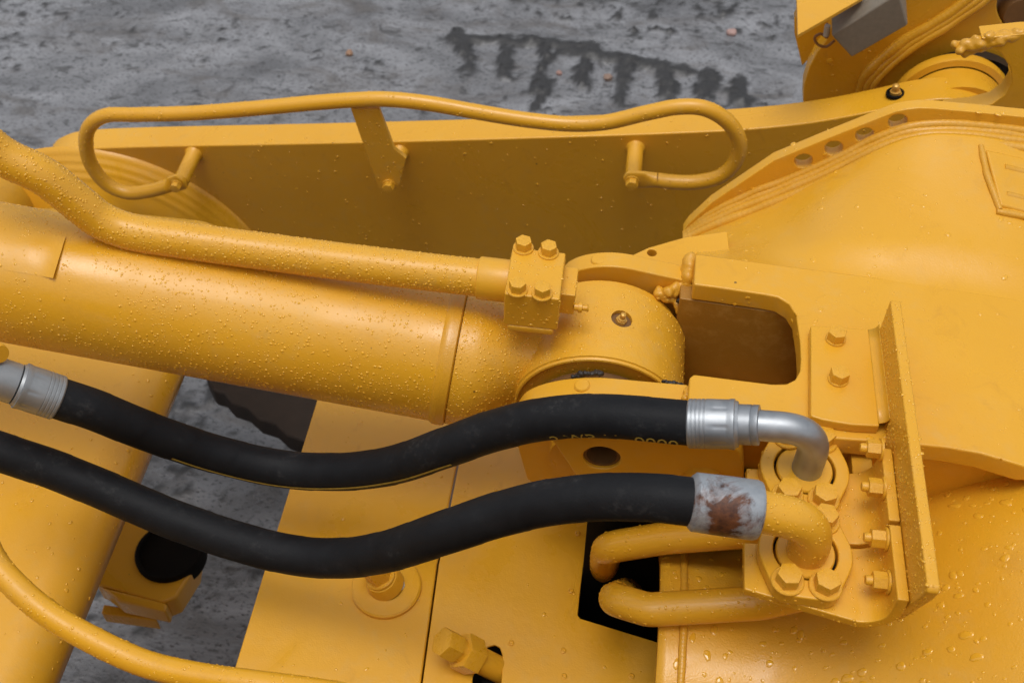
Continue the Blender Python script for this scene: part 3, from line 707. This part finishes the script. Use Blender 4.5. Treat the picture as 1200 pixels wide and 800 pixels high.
# near lug plate under the hoses
YL = .655
lug = [(636, 500), (700, 497), (800, 512), (842, 517), (858, 522), (868, 532), (872, 548), (872, 575), (866, 596), (720, 598), (678, 562), (655, 528)]
prism('lug_plate', [P(a, b, y=YL) for a, b in lug], (0, .030, 0), YEL, frm, holes=[circ(P(705, 537, y=YL), (1, 0, 0), (0, 0, 1), .0185, 28)], bevel=.0022)
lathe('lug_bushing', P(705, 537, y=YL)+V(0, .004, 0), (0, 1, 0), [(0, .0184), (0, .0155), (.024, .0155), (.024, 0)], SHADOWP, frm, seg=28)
bc2 = P(824, 562, y=YL); lathe('lug_boss', bc2+V(0, .002, 0), (0, -1, 0), [(0, .021), (.010, .021), (.012, .019), (.012, .0)], YEL, frm, seg=36)
# cross tube the pipes run into, its casting swelling to the right
XT = P(774, 700, z=1.86).x; tt_ = P(774, 716, z=1.86); YT = tt_.y; RT = .165; ZT = 1.86-RT
rows = []
for i in range(70):
    x_ = XT+.70*(i/69); e = min(1, max(0, (x_-.17)/.30)); e = e*e*(3-2*e)
    row = []
    for j in range(49):
        a = R(-75+225*j/48)     # from far-low over the top to near-low
        r_ = RT*(1+1.06*e); yy = YT+.02*e+r_*math.cos(a+0)*-1 if False else YT+r_*math.sin(R(75-225*j/48)+0); zz = ZT+r_*math.cos(R(75-225*j/48))-.01*e
        row.append(V(x_, yy, zz))
    rows.append(row)
ctube = grid_surface('cross_tube', rows, CAST, frm, thick=.017, angle=60)
weld('weld_bead', [V(XT+.024, YT+(RT+.001)*math.sin(R(a)), ZT+(RT+.001)*math.cos(R(a))) for a in range(70, -60, -4)], .004, frm, WELD, seed=60)
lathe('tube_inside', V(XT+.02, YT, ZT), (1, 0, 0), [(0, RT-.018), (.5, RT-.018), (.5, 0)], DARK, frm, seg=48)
# black sheets added to paint the shade inside the frame opening
box('shade_floor', V(.1, .55, 1.45), (1.0, .7, .02), DARK, frm)
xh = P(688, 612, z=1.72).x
box('shade_back', V(xh+.09, .676, 1.68), (.18, .008, .54), DARK, frm)
box('shade_side', V(P(684, 640, z=1.70).x-.03, .55, 1.58), (.012, .34, .25), DARK, frm)
box('shade_front', V(.1, P(760, 760, z=1.70).y-.06, 1.56), (.4, .012, .28), DARK, frm)
drops(frm, [plate, pan, wing], 2600, .0006, .0036, 8, flat=.26, mask=.25)
drops(frm, [ctube], 8000, .0006, .0040, 9, flat=.28, elong=.6)

# ================================================================== REAR LINK PLATES (upper right)
lk = thing('link_plate', 'broad yellow link plate with diagonal weld seams behind the lift arm end', 'link plate', (.5, 1.58, 1.7))
YK = 1.575
lp = [(944, 150), (941, 118), (942, 100), (948, 80), (957, 62), (968, 48), (975, 30), (980, -30), (1300, -30), (1300, 160)]
prism('plate', [P(a, b, y=YK) for a, b in lp], (0, .03, 0), YEL, lk, holes=[[P(1190+22*math.cos(R(a)), 8+27*math.sin(R(a)), y=YK) for a in range(0, 360, 15)]], bevel=.002)
sh = [(936, 14), (931, 22), (931, 40), (940, 78), (958, 60), (975, 20), (960, -20), (940, -20)]
prism('side_plate', [P(a, b, y=YK+.05) for a, b in sh], (0, .02, 0), YEL, lk, bevel=.002)
for k, (o1, w_) in enumerate(((0, .009), (7, .007), (13, .006))):
    weld('weld_bead', spline([P(a+o1, b+o1*.5, y=YK-.003-.004*k) for a, b in ((1006, 110), (1012, 92), (1030, 72), (1060, 48), (1100, 24), (1140, -4), (1165, -25))], 8), w_, lk, WELD, seed=70+k, amp=.012, pitch=.007)
lathe('rivet', P(972, 72, y=YK)+V(0, .001, 0), (0, -1, 0), [(0, .005), (.003, .005), (.004, .003), (.004, 0)], YEL, lk, seg=12)
lathe('pivot_pin', P(1190, -2, y=YK+.05), (0, -1, .05), [(0, 0), (0, .030), (.04, .030), (.05, .025), (.05, 0)], SHADOWP, lk, seg=32)
box('pin_recess', P(1190, 8, y=YK+.07), (.12, .01, .14), GREASE_AND_SHADE, lk)  # flat dark sheet behind the hole in the plate
# front cheek plate with a torch-cut notch
YH = 1.30
ck = thing('cheek_plate', 'yellow cheek plate with a round torch-cut notch and rough weld tip', 'cheek plate', (.7, YH, 1.9))
cp = [(1122, 52), (1140, 46), (1200, 40), (1330, 40), (1330, 160), (1075, 160), (1110, 134), (1140, 130), (1165, 124), (1180, 112), (1187, 98), (1184, 80), (1172, 64), (1158, 54), (1140, 50)]
prism('plate', [P(a, b, y=YH) for a, b in [(1150, 45), (1200, 40), (1330, 40), (1330, 170), (1060, 170), (1075, 150), (1110, 131), (1140, 128), (1163, 122), (1178, 111), (1186, 97), (1184, 80), (1173, 63), (1160, 54)]], (0, .028, 0), YEL, ck, bevel=.0015)
lump([P(a, b, y=YH+.006) for a, b in ((1126, 55), (1140, 51), (1160, 46), (1180, 43), (1215, 41))], .0085, ck, 80, 30)
lump([P(a, b, y=YH+.010) for a, b in ((1124, 54), (1136, 57), (1150, 53))], .0085, ck, 82, 12)
# sensor box with cover sheet and wiring
bxk = thing('sensor_box', 'dusty grey rectangular sensor box with a loose wire under a yellow cover sheet', 'sensor box', P(1015, 40, y=1.50))
p0, p1, p2, p3 = [P(a, b, y=YK-.075) for a, b in ((974, 42), (1053, -8), (1064, 30), (998, 68))]
prism('casing', [p0, p1, p2, p3], (0, .055, .012), GREYBOX, bxk, bevel=.003)
tube('wire', spline([P(a, b, y=YK-.045) for a, b in ((978, 48), (968, 55), (958, 52), (955, 44), (962, 40), (969, 44), (971, 34), (969, 28))], 8), .0022, simple('brown_wire', (.25, .11, .03), .5), bxk, seg=8)
tube('connector', [P(968, 42, y=YK-.05), P(970, 30, y=YK-.05)], .0045, simple('pale_connector', (.45, .42, .38), .5), bxk, seg=10)
cs_ = thing('cover_sheet', 'bright yellow cover sheet corner at the top edge above the sensor box', 'cover sheet', P(960, 10, y=1.46))
prism('sheet', [P(a, b, z=P(950, 20, y=1.46).z) for a, b in ((935, 41), (1012, -3), (1012, -25), (933, -25))], (0, 0, -.006), YEL, cs_, bevel=.0006)
drops(lk, [o for o in lk.children if o.name.startswith('plate')], 900, .001, .0024, 12)

# ================================================================== HOSE BRACKET WITH FLANGES
brk = thing('hose_bracket', 'yellow angle bracket with two bolted hose flanges on the frame plate', 'hose bracket', Z(985, 420))
ZL = ZP+.012
lf = [Z(950, 381, ZL), Z(1021, 385.5, ZL), Z(1026, 440, ZL), Z(1031, 499, ZL), Z(1000, 497.5, ZL), Z(977, 494, ZL), Z(962, 491, ZL), Z(950, 487, ZL)]
XW = Z(1023, 385.5, ZL).x+.004
prism('base_leaf', [V(p.x, p.y, ZL) for p in lf], (0, 0, -.012), YEL, brk, bevel=.0018)
TS = .0105
st = [P(1050, 352, x=XW), P(1079, 690, x=XW)]
zs0, zs1 = st[0].z, st[1].z
zst = (zs0+zs1)/2
y0_, y1_ = P(1050, 352, z=zst).y, P(1079, 690, z=zst).y
stp = [V(XW, y0_, zst), V(XW, y1_+.004, zst), V(XW, y1_, zst-.004), V(XW, y1_+.004, zst-.022), V(XW, y1_+.030, ZL-.055), V(XW, y0_-.13, ZL-.055), V(XW, y0_-.0, zst-(zst-ZL)-.012)]
stand = prism('standing_plate', stp, (TS, 0, 0), YEL, brk, bevel=.0018)
# bend fillet between leaf and standing plate
rows = []
yA, yB = lf[1].y, lf[3].y
for i in range(9):
    a = R(90*i/8); rows.append([V(XW-.009+.0092*math.sin(a), yA-.001+(yB+.004-yA)*j/6, ZL+.009-.0092*math.cos(a)) for j in range(7)])
grid_surface('bend', rows, YEL, brk, thick=.0008)
for px, py in ((980.5, 393), (983.5, 440)):
    bolt(brk, Z(px, py, ZL+.006)-V(0, 0, .006), (0, 0, 1), .0165, washer=True, wash=.9)
# two carriers (bent plates) with flanges
ZC = ZL-.040
def carrier(fc_px, yrange, lab):
    ca = brk
    fc = Z(*fc_px, ZC+.014); fc.z = ZC
    yt, yb = yrange
    xl = fc.x-.052; xv = XW-.0105; rb = .022
    prof = [V(xl, 0, ZC), V(xv-rb, 0, ZC)]
    for i in range(1, 9): a = R(90*i/8); prof.append(V(xv-rb+rb*math.sin(a), 0, ZC+rb-rb*math.cos(a)))
    prof.append(V(xv, 0, ZVT))
    # front outline: near end chamfered towards the left
    n = len(prof); T = .010; vs, fs = [], []
    nrm = []
    for i in range(n):
        a = prof[max(0, i-1)]; b = prof[min(n-1, i+1)]; t = (b-a).normalized(); nrm.append(V(t.z, 0, -t.x))
    K = 8
    for i, p in enumerate(prof):
        for sgn in (0, 1):
            q = p+nrm[i]*T*sgn
            f = min(1, max(0, (p.x-xl)/(xv-xl)))
            ya, yb_ = yt-(.006 if i == 0 else 0), yb+(.020 if i == 0 else 0)*(1 if lab == 'low' else .3)
            for k in range(K+1): vs.append(V(q.x, ya+(yb_-ya)*k/K, q.z))
    st_ = (K+1)*2
    for i in range(n-1):
        for k in range(K):
            a = i*st_+k; b = (i+1)*st_+k; fs.append((a, a+1, b+1, b)); a2, b2 = a+K+1, b+K+1; fs.append((a2, b2, b2+1, a2+1))
        a, b = i*st_, (i+1)*st_; fs.append((a, b, b+K+1, a+K+1)); fs.append((a+K, a+2*K+1, b+2*K+1, b+K))
    for k in range(K):
        fs.append((k, k+K+1, k+K+2, k+1)); a = (n-1)*st_+k; fs.append((a, a+1, a+K+2, a+K+1))
    o = meshobj('carrier_plate', vs, fs, YEL, brk, bevel=.0014)
    return fc, o
def hull2(pts):
    pts = sorted(set((round(x, 6), round(y, 6)) for x, y in pts)); 
    def half(ps):
        h = []
        for p in ps:
            while len(h) > 1 and (h[-1][0]-h[-2][0])*(p[1]-h[-2][1])-(h[-1][1]-h[-2][1])*(p[0]-h[-2][0]) <= 0: h.pop()
            h.append(p)
        return h
    a = half(pts); b = half(pts[::-1]); return a[:-1]+b[:-1]
ZVT = P(1043, 500, x=XW).z
y_top1 = P(1043, 497, x=XW-.011).y; y_bot1 = P(1048, 594, x=XW-.011).y; y_top2 = y_bot1-.004; y_bot2 = P(1054, 697, x=XW-.011).y
def flange(fc, parent, spin):
    c_, s_ = math.cos(spin), math.sin(spin); bx_, by_ = .0162, .0333
    bp_ = [(x*bx_*c_-y*by_*s_, x*bx_*s_+y*by_*c_) for x in (-1, 1) for y in (-1, 1)]
    pt = [(.0415*math.cos(R(a)), .0415*math.sin(R(a))) for a in range(0, 360, 8)]
    for bx0, by0 in bp_: pt += [(bx0+.0135*math.cos(R(a)), by0+.0135*math.sin(R(a))) for a in range(0, 360, 20)]
    H = hull2(pt); top = fc.z+.015
    fo = prism('split_flange', [V(fc.x+x, fc.y+y, fc.z+.0005) for x, y in H], (0, 0, .0145), YEL, parent, holes=[circ(V(fc.x, fc.y, fc.z+.0005), (1, 0, 0), (0, 1, 0), .0285, 40)], bevel=.0018)
    lathe('hose_collar', V(fc.x, fc.y, fc.z+.001), (0, 0, 1), [(0, .0262), (.012, .0262), (.0135, .025), (.0135, .0)], YEL, fo, seg=40)
    lathe('gap_shade', V(fc.x, fc.y, fc.z+.001), (0, 0, 1), [(0, .0284), (.003, .0284), (.003, .0)], DARK, fo, seg=40)  # black disc stands in for the shade in the flange gap
    for bx0, by0 in bp_: bolt(fo, V(fc.x+bx0, fc.y+by0, top), (0, 0, 1), .0195, wash=1.10, spin=random.uniform(0, 1))
    return fo
fc1, ca1 = carrier((943, 549), (y_top1, y_bot1), 'up')
fc2, ca2 = carrier((944, 646), (y_top2, y_bot2), 'low')
f1 = flange(fc1, brk, R(-2)); f2 = flange(fc2, brk, R(-2))
for px, py in ((1018, 525), (1020, 570.5), (1023, 630), (1025, 680)):
    q = P(px, py, x=XW-.0105-.012); bolt(brk, V(XW-.0108, q.y, q.z), (-1, 0, 0), .0150, nut=True, wash=1.05, hh=1.25)
drops(brk, [stand], 38000, .0007, .0018, 14, nz=-.5)
drops(brk, [ca1, ca2], 16000, .0006, .0016, 15, nz=-.3, mask=.2)
drops(brk, [f1, f2], 2000, .0008, .0020, 16)

# ================================================================== HOSES
RH = .0208
def hose(name, label, pts, loc):
    h = thing(name, label, 'hose', loc, 'black hydraulic hoses'); return h
def wrapped(path, parent, pitch=.055):
    """cloth-wrapped rubber hose: overlapping spiral wrap as small steps in radius"""
    Fs = frames(path); seg = 56; vs, fs = [], []; sl = 0
    for i, (p, (t, u, v)) in enumerate(zip(path, Fs)):
        if i: sl += (p-path[i-1]).length
        for k in range(seg):
            a = 2*math.pi*k/seg; f = (sl/pitch+k/seg) % 1.0
            r = RH*(1+.018*max(0, f-.25)/.75-.006+.004*mnoise.noise(Vector((sl*22, math.cos(a)*2, math.sin(a)*2))))
            vs.append(p+(u*math.cos(a)+v*math.sin(a))*r)
    for i in range(len(path)-1):
        for k in range(seg): j = (k+1) % seg; fs.append((i*seg+k, i*seg+j, (i+1)*seg+j, (i+1)*seg+k))
    fs += [tuple(range(seg))[::-1], tuple(range(len(vs)-seg, len(vs)))]
    return meshobj('rubber_hose', vs, fs, RUB, parent, angle=60)
zh1 = P(915, 499, y=fc1.y).z; zh2 = P(905, 607, y=fc2.y).z

H1 = hose('hydraulic_hose', 'upper black rubber hose with shiny zinc ferrule and elbow', None, fc1)
e1a = P(806, 496, y=fc1.y+.004); e1b = P(866, 497, y=fc1.y+.002); e1c = P(889, 498, y=fc1.y)
dE = (e1a-CAM).dot(fwd)
hpts = [P(65, 465, d=1.13), P(110, 480, d=1.15), P(170, 504, d=1.19), P(250, 531, d=1.24), P(330, 549, d=1.26), P(400, 552.5, d=1.24), P(460, 545, d=1.20), P(520, 525, d=1.15), P(580, 504, d=dE+.075), P(640, 490.5, d=dE+.045), P(700, 487, d=dE+.022), P(760, 491, d=dE+.007), e1a+(e1b-e1a)*.1]
hp1 = resample(spline(hpts, 10), .003)
rh1 = wrapped(hp1, H1)
def ferrule(parent, a, b, r, m, grooves=True):
    L_ = (b-a).length; d, u, v = frame_axis(b-a); seg = 96; pr = [(0, RH*.98, 0), (.0006, r*.99, 0), (.0018, r*1.03, 0)]
    for k in range(4): t = .004+k*.0038; pr += [(t, r*1.03, 0), (t+.0004, r*1.012, 0), (t+.0010, r*1.012, 0), (t+.0014, r*1.03, 0)]
    pr += [(.022, r*1.03, .2), (.026, r*1.025, 1), (L_*.76, r*1.02, 1), (L_*.80, r*1.02, .2), (L_*.85, r*1.045, 0), (L_*.92, r*1.045, 0), (L_-.003, r*.98, 0), (L_-.0002, r*.93, 0)]
    vs, fs = [], []
    for t, rr, g in pr:
        for k in range(seg):
            an = 2*math.pi*k/seg; q = rr*(1-g*.030*max(0, math.cos(an*8))**10); vs.append(Vector(a)+d*t+(u*math.cos(an)+v*math.sin(an))*q)
    for i_ in range(len(pr)-1):
        for k in range(seg): j_ = (k+1) % seg; fs.append((i_*seg+k, i_*seg+j_, (i_+1)*seg+j_, (i_+1)*seg+k))
    fs.append(tuple(range(len(vs)-seg, len(vs))))
    return meshobj('ferrule', vs, fs, m, parent, angle=30)
ferrule(H1, e1a, e1b, .0222, ZINC)
dd = (e1c-e1b).normalized()
lathe('ferrule_neck', e1b-dd*.001, dd, [(0, .0165), (.0005, .0185), (.012, .0185), (.0125, .0178), (.0135, .0185), (.019, .0185), (.0195, .016), (.0195, 0)], ZINC, H1, seg=40)
elb = fillet([e1c-dd*.004, V(fc1.x+.002, fc1.y, zh1), V(fc1.x+.002, fc1.y, ZC+.012)], .036, 14)
tube('elbow', elb, .0142, ZINC, H1, seg=32)
# left end ferrule
d0 = (hp1[0]-hp1[3]).normalized(); fl = P(24, 448, d=1.115)
ferrule(H1, hp1[0]-d0*.004, hp1[0]+d0*.038, .0220, DULLZ)
lathe('ferrule_neck', hp1[0]+d0*.0385, d0, [(0, .019), (.001, .0203), (.05, .0203), (.05, 0)], DULLZ, H1, seg=40)
# faded yellow layline with print on the underside
def on_hose(path, s, ang, off=.0004):
    f_ = s*(len(path)-1); i = min(int(f_), len(path)-2); p = path[i].lerp(path[i+1], f_-i); t = (path[i+1]-path[i]).normalized()
    tocam = (CAM-p); tocam = (tocam-t*tocam.dot(t)).normalized(); dn = t.cross(tocam); 
    if dn.dot(upv) > 0: dn = -dn
    return p+(tocam*math.cos(ang)+dn*math.sin(ang))*(RH*1.013+off)
rows = [[on_hose(hp1, .18+.48*i/120, R(54+4*k)+R(6)*math.sin(i*.05)) for i in range(121)] for k in range(3)]
grid_surface('print_line', rows, YLINE, H1)
tcv = bpy.data.curves.new('print', 'FONT'); tcv.body = '2 WP 11  0000'; tcv.size = .013; tcv.resolution_u = 3
to = bpy.data.objects.new('tmp', tcv); COL.objects.link(to); bpy.context.view_layer.update()
tm = bpy.data.meshes.new_from_object(to.evaluated_get(bpy.context.evaluated_depsgraph_get())); bpy.data.objects.remove(to)
Lh = sum((b-a).length for a, b in zip(hp1, hp1[1:])); xs = [v.co.x for v in tm.vertices]; sc = .125/max(xs)
tv = []
for v in tm.vertices:
    s_ = .985-(.125-v.co.x*sc)/Lh; tv.append(on_hose(hp1, s_, R(88)-v.co.y*sc*.9/RH*1.0, .0003))
meshobj('printed_text', tv, [tuple(p.vertices) for p in tm.polygons], YLINE, H1, smooth=False)
H2 = hose('hydraulic_hose', 'lower black rubber hose ending in a rust-stained grey ferrule', None, fc2)
e2a = P(808, 587, y=fc2.y-.006); e2b = P(890, 598, y=fc2.y-.004)
dE = (e2a-CAM).dot(fwd)
hpts = [P(-40, 515, d=1.20), P(0, 529, d=1.20), P(60, 549, d=1.21), P(120, 573, d=1.21), P(200, 607, d=1.21), P(290, 637.5, d=1.20), P(350, 651, d=1.19), P(400, 653.5, d=1.17), P(450, 646.5, d=1.13), P(520, 624, d=dE+.105), P(590, 601, d=dE+.072), P(650, 587.5, d=dE+.047), P(710, 582, d=dE+.026), P(765, 583, d=dE+.010), e2a+(e2b-e2a)*.1]
hp2 = resample(spline(hpts, 10), .003)
rh2 = wrapped(hp2, H2)
def rustf(t, b):
    n = tex(t, 26, 6, .72, dist=.9); n2 = tex(t, 120, 5, .7); tc = node(t, 'ShaderNodeTexCoord')
    ctr = P(852, 606, d=(e2a-CAM).dot(fwd)-.02)-Vector(ORG[H2.name])
    vs_ = node(t, 'ShaderNodeVectorMath', operation='DISTANCE'); t.links.new(tc.outputs['Object'], vs_.inputs[0]); vs_.inputs[1].default_value = ctr
    m = node(t, 'ShaderNodeMath', operation='MULTIPLY_ADD'); t.links.new(n.outputs[0], m.inputs[0]); m.inputs[1].default_value = .085; t.links.new(vs_.outputs['Value'], m.inputs[2])
    k = ramp(t, m.outputs[0], [(.0645, 1), (.0665, .55), (.0700, .45), (.0715, 0)])
    c1 = mixc(t, n2.outputs[0], (.24, .27, .30), (.44, .47, .50)); c2 = mixc(t, ramp(t, n2.outputs[0], [(.35, 0), (.65, 1)]).outputs[0], (.032, .010, .006), (.135, .045, .015))
    t.links.new(mixc(t, k.outputs[0], c1, c2), b.inputs['Base Color'])
    mm = node(t, 'ShaderNodeMath', operation='MULTIPLY_ADD'); t.links.new(k.outputs[0], mm.inputs[0]); mm.inputs[1].default_value = -.55; mm.inputs[2].default_value = .55; t.links.new(mm.outputs[0], b.inputs['Metallic'])
    b.inputs['Roughness'].default_value = .48; bump(t, b, n2.outputs[0], .3, .0008)
RUST = mat('rusty_zinc_steel', rustf)
d2 = (e2b-e2a).normalized(); L2 = (e2b-e2a).length
lathe('ferrule', e2a, d2, [(0, RH*.98), (.0008, .0222), (.004, .0250), (L2*.5, .0256), (L2-.004, .0256), (L2-.001, .0245), (L2, .022), (L2, 0)], RUST, H2, seg=48)
elb2 = fillet([e2b-d2*.004, V(fc2.x+.001, fc2.y, zh2+.0), V(fc2.x+.001, fc2.y, ZC+.008)], .046, 14)
el2 = tube('elbow', elb2, .0182, YEL, H2, seg=36)
drops(H2, [el2], 24000, .0006, .0016, 17, nz=-.6)
RD_ = simple('water_drop_on_rubber', (.02, .021, .023), .05)

# ================================================================== LOWER PIPES
def lowpipe(label, pts, r, rad, seed, nm='steel_pipe'):
    t = thing(nm, label, 'pipe', pts[0], 'bent pipes in the dark opening'); p = tube('pipe', fillet(pts, rad, 10), r, YEL, t, seg=32); drops(t, [p], 9000, .0008, .0018, seed, nz=-.2, mask=.35); return t
lowpipe('upper bent yellow pipe rising from the dark opening under the rusty hose end', [P(703, 684, z=1.58), P(712, 641, z=1.845), P(780, 630, z=1.875), P(930, 618, z=1.93)], .0170, .03, 20)
lowpipe('lower bent yellow pipe leaving the dark opening towards the hose bracket', [P(742, 690, z=1.62), P(719, 702, z=1.865), P(760, 714, z=1.875), P(890, 706, z=1.900), P(960, 690, z=1.94)], .0168, .03, 21)

# ================================================================== COVER PANELS
ZPN = 1.72
def cp_(l, dz=0): return [P(a, b, z=ZPN+dz) for a, b in l]
pl = thing('deck_hatch', 'plain left yellow deck hatch with a round bolt plate, beside the gap', 'deck hatch', P(420, 650, z=ZPN), 'deck hatches')
pa_ = prism('panel', cp_([(380, 440), (552, 440), (536, 541), (512, 662), (491, 815), (263, 815), (275, 781), (312, 660)]), (0, 0, -.06), YEL, pl, bevel=.0025)
pc = P(453, 688, z=ZPN)
lathe('bolt_plate', pc, (0, 0, 1), [(0, .0405), (.0045, .0405), (.0062, .0385), (.0062, .0)], YEL, pl, seg=48)
bs_ = P(452, 684, z=ZPN+.006)
lathe('boss', bs_, (-.25, -.05, 1), [(0, .022), (.012, .020), (.016, .0185), (.016, 0)], YEL, pl, seg=32)
bolt(pl, bs_+V(-.004, 0, .014), (-.35, .05, 1), .026, wash=1.0, hh=1.3)
lathe('worn_spot', P(466, 685, z=ZPN+.0066), (0, 0, 1), [(0, .0085), (.0006, .008), (.0006, 0)], simple('bare_primer', (.62, .55, .47), .6, 0, 160, .4), pl, seg=10)
pr = thing('deck_hatch', 'right yellow deck hatch cut out around the dark pipe opening, with small rivets', 'deck hatch', P(600, 700, z=ZPN), 'deck hatches')
slot = [P(a, b, z=ZPN+.001) for a, b in ((552, 815), (554, 792), (566, 764), (572, 757), (580, 754.5), (586, 758), (589, 768), (588, 790), (587, 815))]
slot2 = [P(a, b, z=ZPN+.001) for a, b in ((553, 806), (554, 792), (566, 764), (572, 757), (580, 754.5), (586, 758), (589, 768), (588, 790), (587, 806))]
pb_ = prism('panel', cp_([(538, 541), (553, 440), (640, 440), (641, 533), (674, 557), (700, 575), (690, 612), (680, 690), (677, 720), (680, 724), (784, 756), (786, 815), (493, 815), (514, 662)], .001), (0, 0, -.004), YEL, pr, holes=[slot2], bevel=.0012)
for px, py in ((677, 625), (669, 692), (599, 753), (660, 762), (661, 792), (740, 792)):
    lathe('rivet', P(px, py, z=ZPN+.001), (0, 0, 1), [(0, .0034), (.0012, .0034), (.002, .0022), (.0012, .0016), (.0012, 0)], YEL, pr, seg=12)
box('panel_edge', P(786, 790, z=ZPN-.03)+V(-.004, -.02, 0), (.006, .16, .05), YEL, pr)
drops(pl, [pa_], 500, .001, .0026, 22, flat=.4, mask=.3); drops(pr, [pb_], 650, .001, .0026, 23, flat=.4, mask=.3)
bb = thing('adjusting_bolt', 'stubby yellow stud bolt with a big hex nut leaning out of a slot', 'bolt', P(580, 785, z=ZPN-.02))
a0 = P(583, 783, z=ZPN-.012); a1 = P(517, 750.5, z=ZPN+.052); bd = (a1-a0).normalized(); Lb = (a1-a0).length
lathe('shank', a0-bd*.02, bd, [(0, 0), (0, .0145), (Lb*.62, .0145), (Lb*.62, 0)], YEL, bb, seg=32)
bolt(bb, a0+bd*(Lb*.42), bd, .037, washer=False, nut=False, name='hex_nut', hh=.95, spin=.3)
lathe('neck', a0+bd*(Lb*.42), bd, [(0, .014), (Lb*.42, .014), (Lb*.42, 0)], YEL, bb, seg=24)
bolt(bb, a0+bd*(Lb*.76), bd, .029, washer=False, name='bolt_head', hh=1.1, spin=.9)

# ================================================================== LOWER LEFT: BEAM, BRACKET, CURVED PIPE
bmz = 1.72
beam = thing('cross_beam', 'large yellow cross beam with a rounded edge at the left, below the hoses', 'beam', P(60, 600, z=bmz))
pA, pB = P(217, 440, z=bmz-.06), P(60, 824, z=bmz-.06)
dv = (pB-pA).normalized(); nv = V(dv.y, -dv.x, 0); nv = nv if nv.x < 0 else -nv
rows = []
rc_ = .05
prof = [(.20, -.20), (.06, -.13), (.012, -.085)]+[(rc_-rc_*math.cos(R(a)), -rc_+rc_*math.sin(R(a))) for a in range(0, 91, 6)]+[(.15, .002), (.25, .000), (.36, -.010), (.5, -.05)]
for i in range(25):
    c = pA+dv*(-.25+1.1*i/24); rows.append([V(c.x, c.y, 0)+nv*a+V(0, 0, bmz+b) for a, b in prof])
bo = grid_surface('beam_skin', rows, YEL, beam, angle=60, thick=.012)
drops(beam, [bo], 1800, .001, .0026, 24, mask=.3)
lb = thing('lower_bracket', 'shaded yellow bracket with a black disc for its dark hole below the cross beam', 'bracket', P(170, 680, d=1.9))
zb = 1.35
prism('bracket_plate', [P(a, b, z=zb) for a, b in ((150, 570), (252, 600), (232, 640), (228, 665), (206, 700), (190, 706), (112, 684), (105, 660))], (0, 0, -.05), YEL, lb, bevel=.005)
lathe('hole_shade', P(203, 655, z=zb-.02), (0, 0, 1), [(0, .053), (.026, .053), (.030, .050), (.030, .046), (.0235, .045), (.0235, 0)], DARK, lb, seg=40)  # raised black disc, the dark of the hole put into its colour
prism('foot_block', [P(a, b, z=zb-.05) for a, b in ((121, 707), (180, 717), (184, 727), (118, 718))], (0, 0, -.03), YEL, lb, bevel=.003)
prism('rib', [P(a, b, z=zb+.0) for a, b in ((116, 686), (196, 706), (194, 716), (140, 704))], (0, 0, -.04), YEL, lb, bevel=.004)
dk = thing('axle_housing', 'dark shadowed axle housing glimpsed beneath the cylinder', 'axle', P(310, 480, d=2.3))
prism('housing', [P(a, b, z=1.15) for a, b in ((240, 440), (249, 457), (262, 461), (271, 472), (289, 478), (303, 491), (322, 497), (336, 510), (356, 517), (420, 535), (420, 440))], (0, 0, -.05), simple('dark_brown_shade', (.022, .013, .008), .8, 0, 40, .6, .4), dk, bevel=.006)  # shade under the cylinder is put into the dark brown colour
cpz = thing('curved_pipe', 'bright yellow curved pipe sweeping along the bottom left corner', 'pipe', P(100, 752, d=1.0))
cpp = tube('pipe', spline([P(a, b, d=dd_) for a, b, dd_ in ((-30, 600, 1.05), (-8, 655, 1.04), (22, 690, 1.03), (60, 721, 1.02), (110, 750, 1.01), (170, 777, 1.0), (235, 792, .99), (300, 801, .98), (380, 812, .97), (470, 830, .96))], 8), .0118, YEL, cpz, seg=28)
drops(cpz, [cpp], 20000, .0006, .0016, 25, nz=-.5)
lt = thing('link_rod', 'small piece of yellow link end at the left edge beside the pipe', 'link', P(0, 215, y=1.30))
lathe('link_end', P(-40, 262, y=1.30), (0, 1, 0), [(0, 0), (0, .095), (.06, .095), (.06, 0)], YEL, lt, seg=48)
nb = thing('clip_nut', 'small yellow clip nut at the left edge above the grey hose ferrule', 'nut', P(0, 408, d=1.08))
lathe('nut_body', P(-6, 412, d=1.09), (.75, -.35, .2), [(0, 0), (0, .0085), (.006, .0095), (.010, .0085), (.010, 0)], YEL, nb, seg=20)

# ================================================================== UNSEEN YELLOW BLOCK, added on the near side to shade the lower parts
ho = prism('near_shade_block', [V(-1.7, -.16, 1.2), V(1.3, -.16, 1.2), V(1.3, -.16, 2.36), V(-.1, -.16, 2.40), V(-.5, -.16, 2.66), V(-1.6, -.16, 2.66)], (0, -.9, 0), YEL, None, bevel=.03); ho['kind'] = 'structure'
